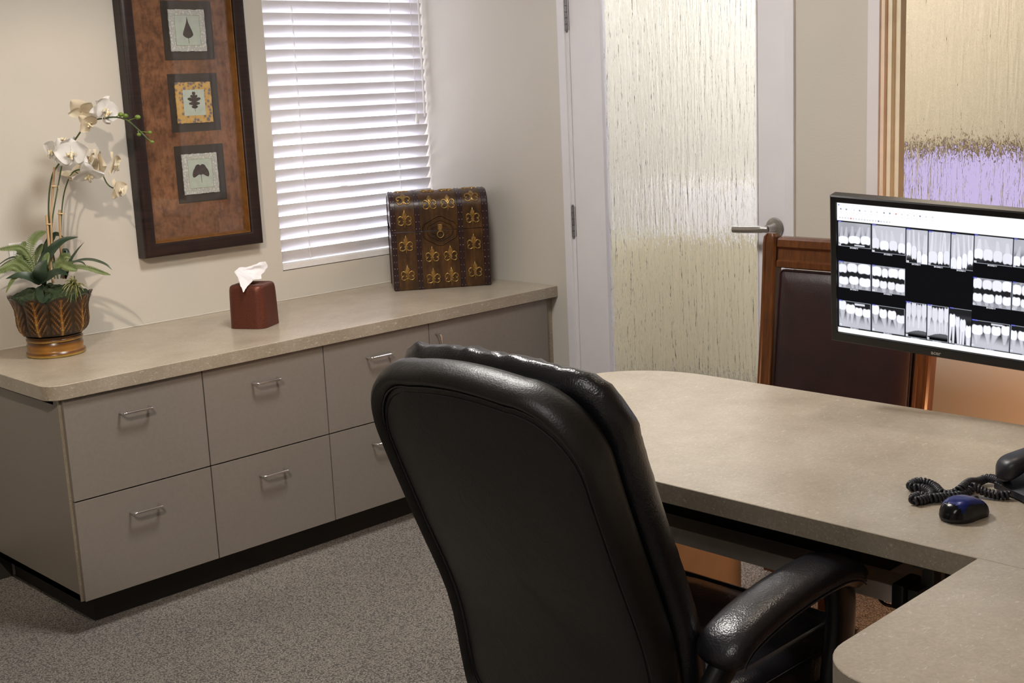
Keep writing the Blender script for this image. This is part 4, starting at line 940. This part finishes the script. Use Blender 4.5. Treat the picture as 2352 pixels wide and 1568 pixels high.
# picture on the screen, as colour per vertex of a fine grid (1 mm)
NX, NY = 463, 306
gx_, gy_ = np.meshgrid(np.arange(NX + 1) * (SA1 - SA0) / NX + SA0, np.arange(NY + 1) * (SB1 - SB0) / NY + SB0)
gx_ *= 1000; gy_ *= 1000
img = np.full(gx_.shape, .006)[..., None] * np.array([1.0, .95, 1.15])
def rect(a0, b0, a1, b1, col):
    m = (gx_ >= a0) & (gx_ < a1) & (gy_ >= b0) & (gy_ < b1); img[m] = col
rect(0, 0, 500, 56.5, (1, 1, 1)); rect(0, 311, 500, 400, (1, 1, 1))
rs = np.random.RandomState(4)
for i in range(16):                                  # toolbar buttons and icons, pale
    a = 19 + i * 13.3 + (4 if i > 1 else 0) + (3 if i > 6 else 0)
    rect(a, 25, a + 12.4, 45, (.93, .93, .95)); rect(a + .6, 25.6, a + 11.8, 44.4, (1, 1, 1))
    c = (.72, .2, .2) if i == 9 else ((.18, .22, .34) if i in (0, 1, 3, 7, 8, 13) else (.75, .75, .8)); rect(a + 4.5, 29, a + 7.6, 31.8, c); rect(a + 3, 37, a + 9, 38, (.85, .85, .88))
for i in range(12): rect(24 + i * 13, 19.5, 31 + i * 13, 20.6, (.86, .86, .9))
for i in range(19):
    a = 21 + i * 6.4; c = (.8, .25, .25) if i == 4 else ((.25, .28, .4) if i == 14 else (.7, .72, .78)); rect(a, 48.5, a + 3.4, 52, c)
rect(19, 20, 21.5, 22.5, (.2, .3, .7))
def sm(x): x = np.clip(x, 0, 1); return x * x * (3 - 2 * x)
def film(a0, b0, a1, b1, kind, seed, n=4):
    W_, H_ = a1 - a0, b1 - b0
    rect(a0 - .9, b0 - .9, a1 + .9, b1 + .9, (.42, .45, .52)); 
    m = (gx_ >= a0) & (gx_ < a1) & (gy_ >= b0) & (gy_ < b1)
    u = (gx_[m] - a0) / W_; v = (gy_[m] - b0) / H_; r = np.random.RandomState(seed); asp = W_ / H_
    val = np.full(u.shape, .02)
    def jaw(edge, soft, level):                   # bone towards the roots
        return level * sm((edge - v) / soft)
    def crown(cx, cy, w_, h_, br, dn):            # rounded crown + two tapering roots going up (dn=1: crown points down)
        nonlocal val
        x = (u - cx) / (w_ / 2); y = (v - cy) / (h_ / 2)
        y2 = y * dn; lobe = 1 - .12 * np.cos(x * 3.1 * 1.4) * (y2 > 0)
        d = np.abs(x) ** 2.6 + np.abs(y / lobe) ** 3.2; val = np.maximum(val, br * sm((1.25 - d) / .6))
    def root(cx, cy, w_, l, br, dn, lean=0):
        nonlocal val
        t = (cy - v) * dn / l; x = (u - cx - lean * t) / (w_ / 2 * np.clip(1.0 - .62 * np.clip(t, 0, 1) ** 1.3, .1, 1))
        val = np.maximum(val, br * sm((1.25 - np.abs(x)) / .8) * ((t > -.1) & (t < 1)))
    def row(dn, yc, hh, n, br, lev, tilt=0.0, x0=-.02, x1=1.02, rl=.55, jit=.03):
        wd = (x1 - x0) / n
        wl = r.uniform(.78, 1.25, n); wl = wl / wl.sum() * (x1 - x0); xs = x0 + np.cumsum(wl) - wl / 2
        for i in range(n):
            cx = xs[i]; y = yc + tilt * (cx - .5) + r.uniform(-jit, jit) * 1.3; ww = wl[i] * r.uniform(.92, 1.08); wd = wl[i]
            b = br * r.uniform(.9, 1.08)
            for k in ((-.20, .20) if wd > .27 else (0,)): root(cx + k * ww, y, ww * (.56 if wd > .27 else .98), rl, lev * r.uniform(.85, 1.0), dn, k * .12 + r.uniform(-.10, .10))
            crown(cx, y, ww, hh * r.uniform(.9, 1.1), min(1.3, b), dn)
    nz = np.zeros(u.shape)
    for f in (3, 6, 11):
        p1, p2 = r.uniform(0, 6, 2); nz += np.sin(u * f * asp + p1 + 2 * np.sin(v * f * .7 + p2)) * np.sin(v * f + p2) / f
    if kind == 'upper': val = np.maximum(val, jaw(.80 - .05 * u, .5, .42 + .25 * r.rand()) + nz * .12); row(1, .72, .36, n, 1.05, .66, r.uniform(-.1, .1))
    if kind == 'upper_bright': val = np.maximum(val, jaw(.85, .35, .66) + nz * .09); row(1, .70, .40, n, 1.0, .86, .12)
    if kind == 'front_up': val = np.maximum(val, jaw(.95, .45, .62) + nz * .10); row(1, .76, .42, n, 1.0, .85, .34 * (1 if seed % 2 else -1) if n == 4 else 0, rl=.75)
    if kind == 'bite':
        val = np.maximum(val, .30 * sm((.30 - v) / .3) + .36 * sm((v - .72) / .2) + nz * .04); row(1, .22, .38, n, 1.08, .5, .0, rl=.4); row(-1, .72, .34, n, 1.08, .6, .06, rl=.4)
    if kind == 'lower': val = np.maximum(val, .62 * sm((v - .32 - .1 * u) / .5) + nz * .07); row(-1, .30, .36, n, 1.08, .72, .22 * (1 if seed % 2 else -1))
    if kind == 'front_low': val = np.maximum(val, .72 * sm((v - .25) / .35) * sm((.95 - v) / .1) + nz * .10); row(-1, .22, .42, n, .85, .9, .0, rl=.5); val = np.where((v - .80 - .25 * (u - .55) ** 2 - .1 * (.5 - u)) > 0, val * .18, val)
    if kind == 'front_low2': val = np.maximum(val, .3 * sm((.5 - np.abs(v - .25) * 2) * 1.2) * .25); row(-1, .45, .36, n, 1.05, .98, .35, rl=.8)
    if r.rand() < .65 and kind in ('upper', 'upper_bright', 'lower'):
        q = .93 if kind != 'lower' else .07; val = np.where((np.abs(v - q) < .035) & (u > .5) & (u < .82), .75, val)
    val = np.clip(val, 0, 1.15)
    img[m] = np.stack([val * .93, val * .94, val * 1.04], 1)
    nb = int(r.randint(3, 6)); rect(a0 - 1, b0 - 2.2, a0 + nb * 2.2, b0 + .6, (.03, .04, .42))
    for i in range(nb): rect(a0 + .2 + i * 2.2, b0 - 1.4, a0 + 1.4 + i * 2.2, b0 - .2, (.7, .72, .95))
    rect(a0, b1 - 4.6, a0 + 4.6, b1, (.9, .9, .95)); rect(a0 + 1.5, b1 - 3.4, a0 + 3.2, b1 - 1.2, (.25, .3, .5))
FILMS = [(19.5, 60, 94, 115, 'upper', 1, 3), (98.5, 60, 173, 121, 'upper_bright', 2, 4), (176.5, 61.5, 222, 136, 'front_up', 3, 4), (225, 61.5, 271, 136, 'front_up', 4, 3), (274, 61.5, 320, 138, 'front_up', 6, 4), (323, 60, 400, 119, 'upper_bright', 8, 4), (403, 60, 476, 119, 'upper', 9, 4),
         (19.5, 153, 94, 213, 'bite', 11, 3), (98.5, 153, 173, 213, 'bite', 12, 4), (323, 153, 401, 213, 'bite', 13, 4), (404, 153, 476, 213, 'bite', 14, 4),
         (19.5, 246, 94, 307, 'lower', 21, 4), (98.5, 246, 173, 307, 'lower', 23, 4), (177, 228, 222, 308, 'front_low', 25, 4), (225, 228, 271, 308, 'front_low', 26, 4), (274, 228, 320, 308, 'front_low2', 27, 4), (323, 248, 401, 308, 'lower', 30, 4), (404, 248, 476, 308, 'lower', 32, 4)]
for f in FILMS: film(*f)
me = bpy.data.meshes.new('screen'); px = gx_.ravel() / 1000; py = gy_.ravel() / 1000; k_ = np.full(px.shape, -.0045)
loc = np.stack([px, -py, k_, np.ones_like(px)], 1) @ np.array((mt.inverted() @ MM)).T
idx = np.arange((NX + 1) * (NY + 1)).reshape(NY + 1, NX + 1); q = np.stack([idx[:-1, :-1], idx[1:, :-1], idx[1:, 1:], idx[:-1, 1:]], -1).reshape(-1, 4)
me.vertices.add(len(px)); me.vertices.foreach_set('co', loc[:, :3].astype(np.float32).ravel()); me.loops.add(q.size); me.loops.foreach_set('vertex_index', q.astype(np.int32).ravel())
me.polygons.add(len(q)); me.polygons.foreach_set('loop_start', np.arange(0, q.size, 4, dtype=np.int32)); me.update(calc_edges=True); me.validate()
ca = me.color_attributes.new('pix', 'FLOAT_COLOR', 'POINT'); ca.data.foreach_set('color', np.concatenate([img.reshape(-1, 3), np.ones((len(px), 1))], 1).astype(np.float32).ravel())
me.materials.append(MAT['screen_glow']); scr = bpy.data.objects.new('screen', me); COL.objects.link(scr); scr.parent = mon
def text_mesh(s, size, mtx, name, mat, parent, root_m, bold=0.0):
    cu_ = bpy.data.curves.new(name, 'FONT'); cu_.body = s; cu_.size = size; cu_.align_x = 'CENTER'; cu_.offset = bold; cu_.resolution_u = 3; t = bpy.data.objects.new(name, cu_); COL.objects.link(t)
    bpy.context.view_layer.update(); m2 = bpy.data.meshes.new_from_object(t.evaluated_get(bpy.context.evaluated_depsgraph_get())); bpy.data.objects.remove(t)
    m2.transform(root_m.inverted() @ mtx); m2.materials.clear(); m2.materials.append(MAT[mat]); o = bpy.data.objects.new(name, m2); COL.objects.link(o); o.parent = parent; return o
nn = NT('screen_text'); nn.t.nodes.remove(nn.b); em = nn.n('ShaderNodeEmission'); em.inputs[0].default_value = (.9, .92, 1, 1); em.inputs[1].default_value = 1.1; nn.l(em.outputs[0], nn.out.inputs[0])
for (a0, b0, a1, b1, *_r) in FILMS:
    text_mesh('2015/02/11', .0044, MM @ Matrix.Translation(((a0 + a1) / 2000 - .001, -(b1 + 4.2) / 1000, -.0041)), 'date_text', 'screen_text', scr, mt, .0001)
text_mesh('acer', .0125, MM @ Matrix.Translation((.247, -.3395, .0006)), 'maker_logo', 'logo_silver', housing, mt, .00035)

# ------------------------------------------------------------------ mouse
MO = Vector((-1.540, -3.118, DT_)); mo = empty('computer_mouse', MO, math.radians(-12)); tag(mo, 'blue and black wireless mouse lying on the desk in front of the curled cord', 'mouse')
om = []
for k in range(96):
    a = 2 * PI * k / 96; c, s = math.cos(a), math.sin(a); om.append((.049 * math.copysign(abs(c) ** .85, c), (.0315 - .004 * math.exp(-((c - .1) / .35) ** 2) + .001 * c) * math.copysign(abs(s) ** .85, s)))
def mh(x): return .036 * max(.0, 1 - ((x + .010) / .066) ** 2) ** .6
def mapm(w_, h, d, k): return (w_, h, d * mh(w_ * .98) if d > .02 else d)
rings = [(k_ / 20, float(np.interp(k_ / 20, [0, .2, .4, .6, .75, .86, .93, .975, 1.0], [1.0, .995, .975, .93, .86, .74, .60, .42, .22]))) for k_ in range(1, 20)]
rings = [(.001, 1.0)] + rings + [(.975, .42), (1.0, .22), (.985, .05), (.95, .001), (.001, .001)]
def mm_(w_, h, d, k): return (w_, h, .002 + d * mh(w_) + (.004 if d > .1 else 0) * 0)
body_m = MB().pillow(om, rings, mm_).build('shell', 'mouse_rubber', mo, 70)
def skin(src, cond, lift, name, mat, parent):     # a cover lying on part of the shell
    me0 = src.data; vs = {}; w = MB(); fs = []
    for p in me0.polygons:
        if cond(p.center):
            f = []
            for vi in p.vertices:
                if vi not in vs: v_ = me0.vertices[vi]; vs[vi] = len(w.v); w.v.append(tuple(v_.co + v_.normal * lift)); w.att.append(0.0)
                f.append(vs[vi])
            w.f.append(tuple(f))
    return w.build(name, mat, parent, 70)
skin(body_m, lambda c: -.034 < c.x < .044 and abs(c.y) < .0235 and c.z > .012, .0007, 'top_cover', 'mouse_blue', body_m); pg = skin(body_m, lambda c: c.x <= -.034 and abs(c.y) < .026 and c.z > .0075, .0006, 'palm_cover', 'mouse_gloss', body_m)
zt = lambda x: .0032 + mh(x) * .985
w = MB(); w.tube([(-.0440, -.006, zt(-.0440)), (-.0440, .006, zt(-.0440))], .0006, 4); w.tube([(-.0395 + .0016 * math.cos(q), .0016 * math.sin(q), zt(-.0395 + .0016 * math.cos(q))) for q in [2 * PI * k / 10 for k in range(8)]], .0004, 4)
w.build('printed_mark', 'mouse_print', pg, 0)
MB().lathe([(.003, -.003), (.010, -.003), (.011, 0), (.010, .003), (.003, .003)], 16, Matrix.Translation((.026, 0, .0235)) @ Matrix.Rotation(PI / 2, 4, 'X')).build('scroll_wheel', 'plastic_charcoal', mo)

# ------------------------------------------------------------------ desk phone at the right edge, with its coiled cord
PO = Vector((-1.372, -3.092, DT_)); PR = math.radians(-30); ph = empty('desk_phone', PO, PR); tag(ph, 'dark desk telephone at the right edge with a tangled coiled cord', 'telephone')
# local: x away from the user, y to the left; the left front corner is the origin
T = Matrix(((1, 0, 0, 0), (0, 0, 1, 0), (0, 1, 0, 0), (0, 0, 0, 1)))
w = MB().prism([(0, .004), (.0, .016), (.02, .030), (.20, .075), (.205, .07), (.205, .004)], -.19, .0, .003, 2, T); base_p = w.build('phone_base', 'plastic_charcoal', ph, 35)
w = MB()
for i in range(4):
    for j in range(3): w.box((.03 + i * .020, -.165 + j * .026, .036 + i * .0045), (.042 + i * .020, -.147 + j * .026, .044 + i * .0045), .002)
w.build('keypad', 'plastic_black', base_p)
def hs(u, v):
    x = -.012 + .215 * u; q = 2 * PI * v; e = abs(u - .5) * 2; wd = .024 + .006 * e ** 2; tk = .013 + .012 * e ** 3
    k = max(.03, (1 - max(0, (e - .62) / .38) ** 2.6)) ** .5
    zc = .045 + .045 * u * .85 + .012 * (1 - e * e); c, s = math.cos(q), math.sin(q)
    return (x, -.030 + wd * k * math.copysign(abs(c) ** .7, c), zc + tk * k * math.copysign(abs(s) ** .8, s) - (.008 * e ** 3 if s < 0 else 0))
g = MB(); g.grid(lambda v, u: hs(u, v), 24, 40, True); g.f.append(tuple(range(23, -1, -1))); g.f.append(tuple(40 * 24 + k for k in range(24))); g.build('handset', 'plastic_charcoal', ph, 70)
cpts = [at(2306, 1104, 0), ] if False else None
def dk(u, v, h=.010): return on(u, v, 2, DT_ + h)
cp = [dk(2312, 1108, .022), dk(2296, 1104, .018), dk(2270, 1098, .012), dk(2246, 1106, .010), dk(2226, 1108, .018), dk(2208, 1122, .018), dk(2186, 1134, .010), dk(2164, 1133, .010), dk(2148, 1118, .010), dk(2128, 1108, .012), dk(2108, 1106, .012), dk(2092, 1114, .010),
      dk(2100, 1120, .009), dk(2122, 1122, .009), dk(2140, 1134, .009), dk(2126, 1145, .009), dk(2104, 1150, .009), dk(2097, 1144, .011), dk(2112, 1138, .011), dk(2140, 1143, .010), dk(2170, 1140, .010), dk(2200, 1138, .010), dk(2222, 1130, .010), dk(2236, 1118, .018), dk(2250, 1124, .014), dk(2270, 1132, .010), dk(2300, 1137, .009), dk(2318, 1136, .009)]
ip = Matrix.Translation(PO) @ Matrix.Rotation(PR, 4, 'Z'); P = bez(cp, 14); L = [0.0]
for a, b in zip(P, P[1:]): L.append(L[-1] + (b - a).length)
tot = L[-1]; NC = int(tot / .0070); pts = []; prev = Vector((0, 0, 1)); j = 0
for i in range(NC * 10 + 1):
    s = tot * i / (NC * 10)
    while j < len(L) - 2 and L[j + 1] < s: j += 1
    t = (s - L[j]) / max(1e-9, L[j + 1] - L[j]); c = P[j].lerp(P[j + 1], t); tg = (P[j + 1] - P[j]).normalized()
    nrm = (prev - tg * prev.dot(tg)).normalized(); prev = nrm; bn = tg.cross(nrm); q = 2 * PI * i / 10; pts.append(c + (nrm * math.cos(q) + bn * math.sin(q)) * .0060)
wb(MB().tube(pts, .0030, 7), 'coiled_cord', 'plastic_charcoal', ph, ip, 70)

# ------------------------------------------------------------------ light
def area(name, loc, size, power, col, target=None, shape='RECTANGLE', spread=180):
    l = bpy.data.lights.new(name, 'AREA'); l.shape = shape; l.size = size[0]; l.size_y = size[1]; l.energy = power; l.color = col; l.spread = math.radians(spread)
    o = bpy.data.objects.new(name, l); COL.objects.link(o); o.location = loc
    d = (Vector(target) - Vector(loc)) if target else Vector((0, 0, -1)); o.rotation_euler = d.to_track_quat('-Z', 'Y').to_euler(); return o
area('ceiling_panel_light', (-1.50, -1.66, 2.58), (.45, .45), 37, (1.0, .965, .92))
area('ceiling_panel_light', (-3.7, -3.4, 2.58), (1.2, .6), 16, (1.0, .965, .92))
def spot(name, loc, target, power, col, ang, blend=.4, r=.03):
    l = bpy.data.lights.new(name, 'SPOT'); l.energy = power; l.color = col; l.spot_size = math.radians(ang); l.spot_blend = blend; l.shadow_soft_size = r
    o = bpy.data.objects.new(name, l); COL.objects.link(o); o.location = loc; o.rotation_euler = (Vector(target) - Vector(loc)).to_track_quat('-Z', 'Y').to_euler(); return o
spot('downlight', (-3.45, -2.75, 2.55), (-1.50, -.1, .80), 165, (1.0, .84, .68), 36, .45, .03)
spot('downlight', (-.9, -2.6, 2.56), (-1.15, -2.7, .76), 16, (1.0, .86, .70), 80, .6, .05)
l = bpy.data.lights.new('warm_lamp', 'POINT'); l.energy = 12.0; l.color = (1, .47, .20); l.shadow_soft_size = .08; o = bpy.data.objects.new('warm_lamp', l); COL.objects.link(o); o.location = (-.62, -2.95, .50)
area('hall_light', (.8, -.9, 2.58), (.9, 2.6), 66, (1.0, .99, .97))
wd = bpy.data.worlds.new('world'); SC.world = wd; wd.use_nodes = True; bg = wd.node_tree.nodes['Background']; bg.inputs[0].default_value = (.90, .90, 1.0, 1); bg.inputs[1].default_value = 10.0
po = area('window_portal', (-.4, .16, 1.46), (.78, 1.18), 1, (1, 1, 1), (-.4, -1, 1.46)); po.data.cycles.is_portal = True
SC.view_settings.view_transform = 'Standard'; SC.view_settings.look = 'None'; SC.view_settings.exposure = 0.0
SC.cycles.max_bounces = 10; SC.cycles.diffuse_bounces = 5; SC.cycles.glossy_bounces = 4; SC.cycles.transmission_bounces = 8; SC.cycles.transparent_max_bounces = 8
SC.cycles.sample_clamp_indirect = 6.0; SC.cycles.caustics_reflective = False; SC.cycles.caustics_refractive = True; SC.cycles.use_denoising = True
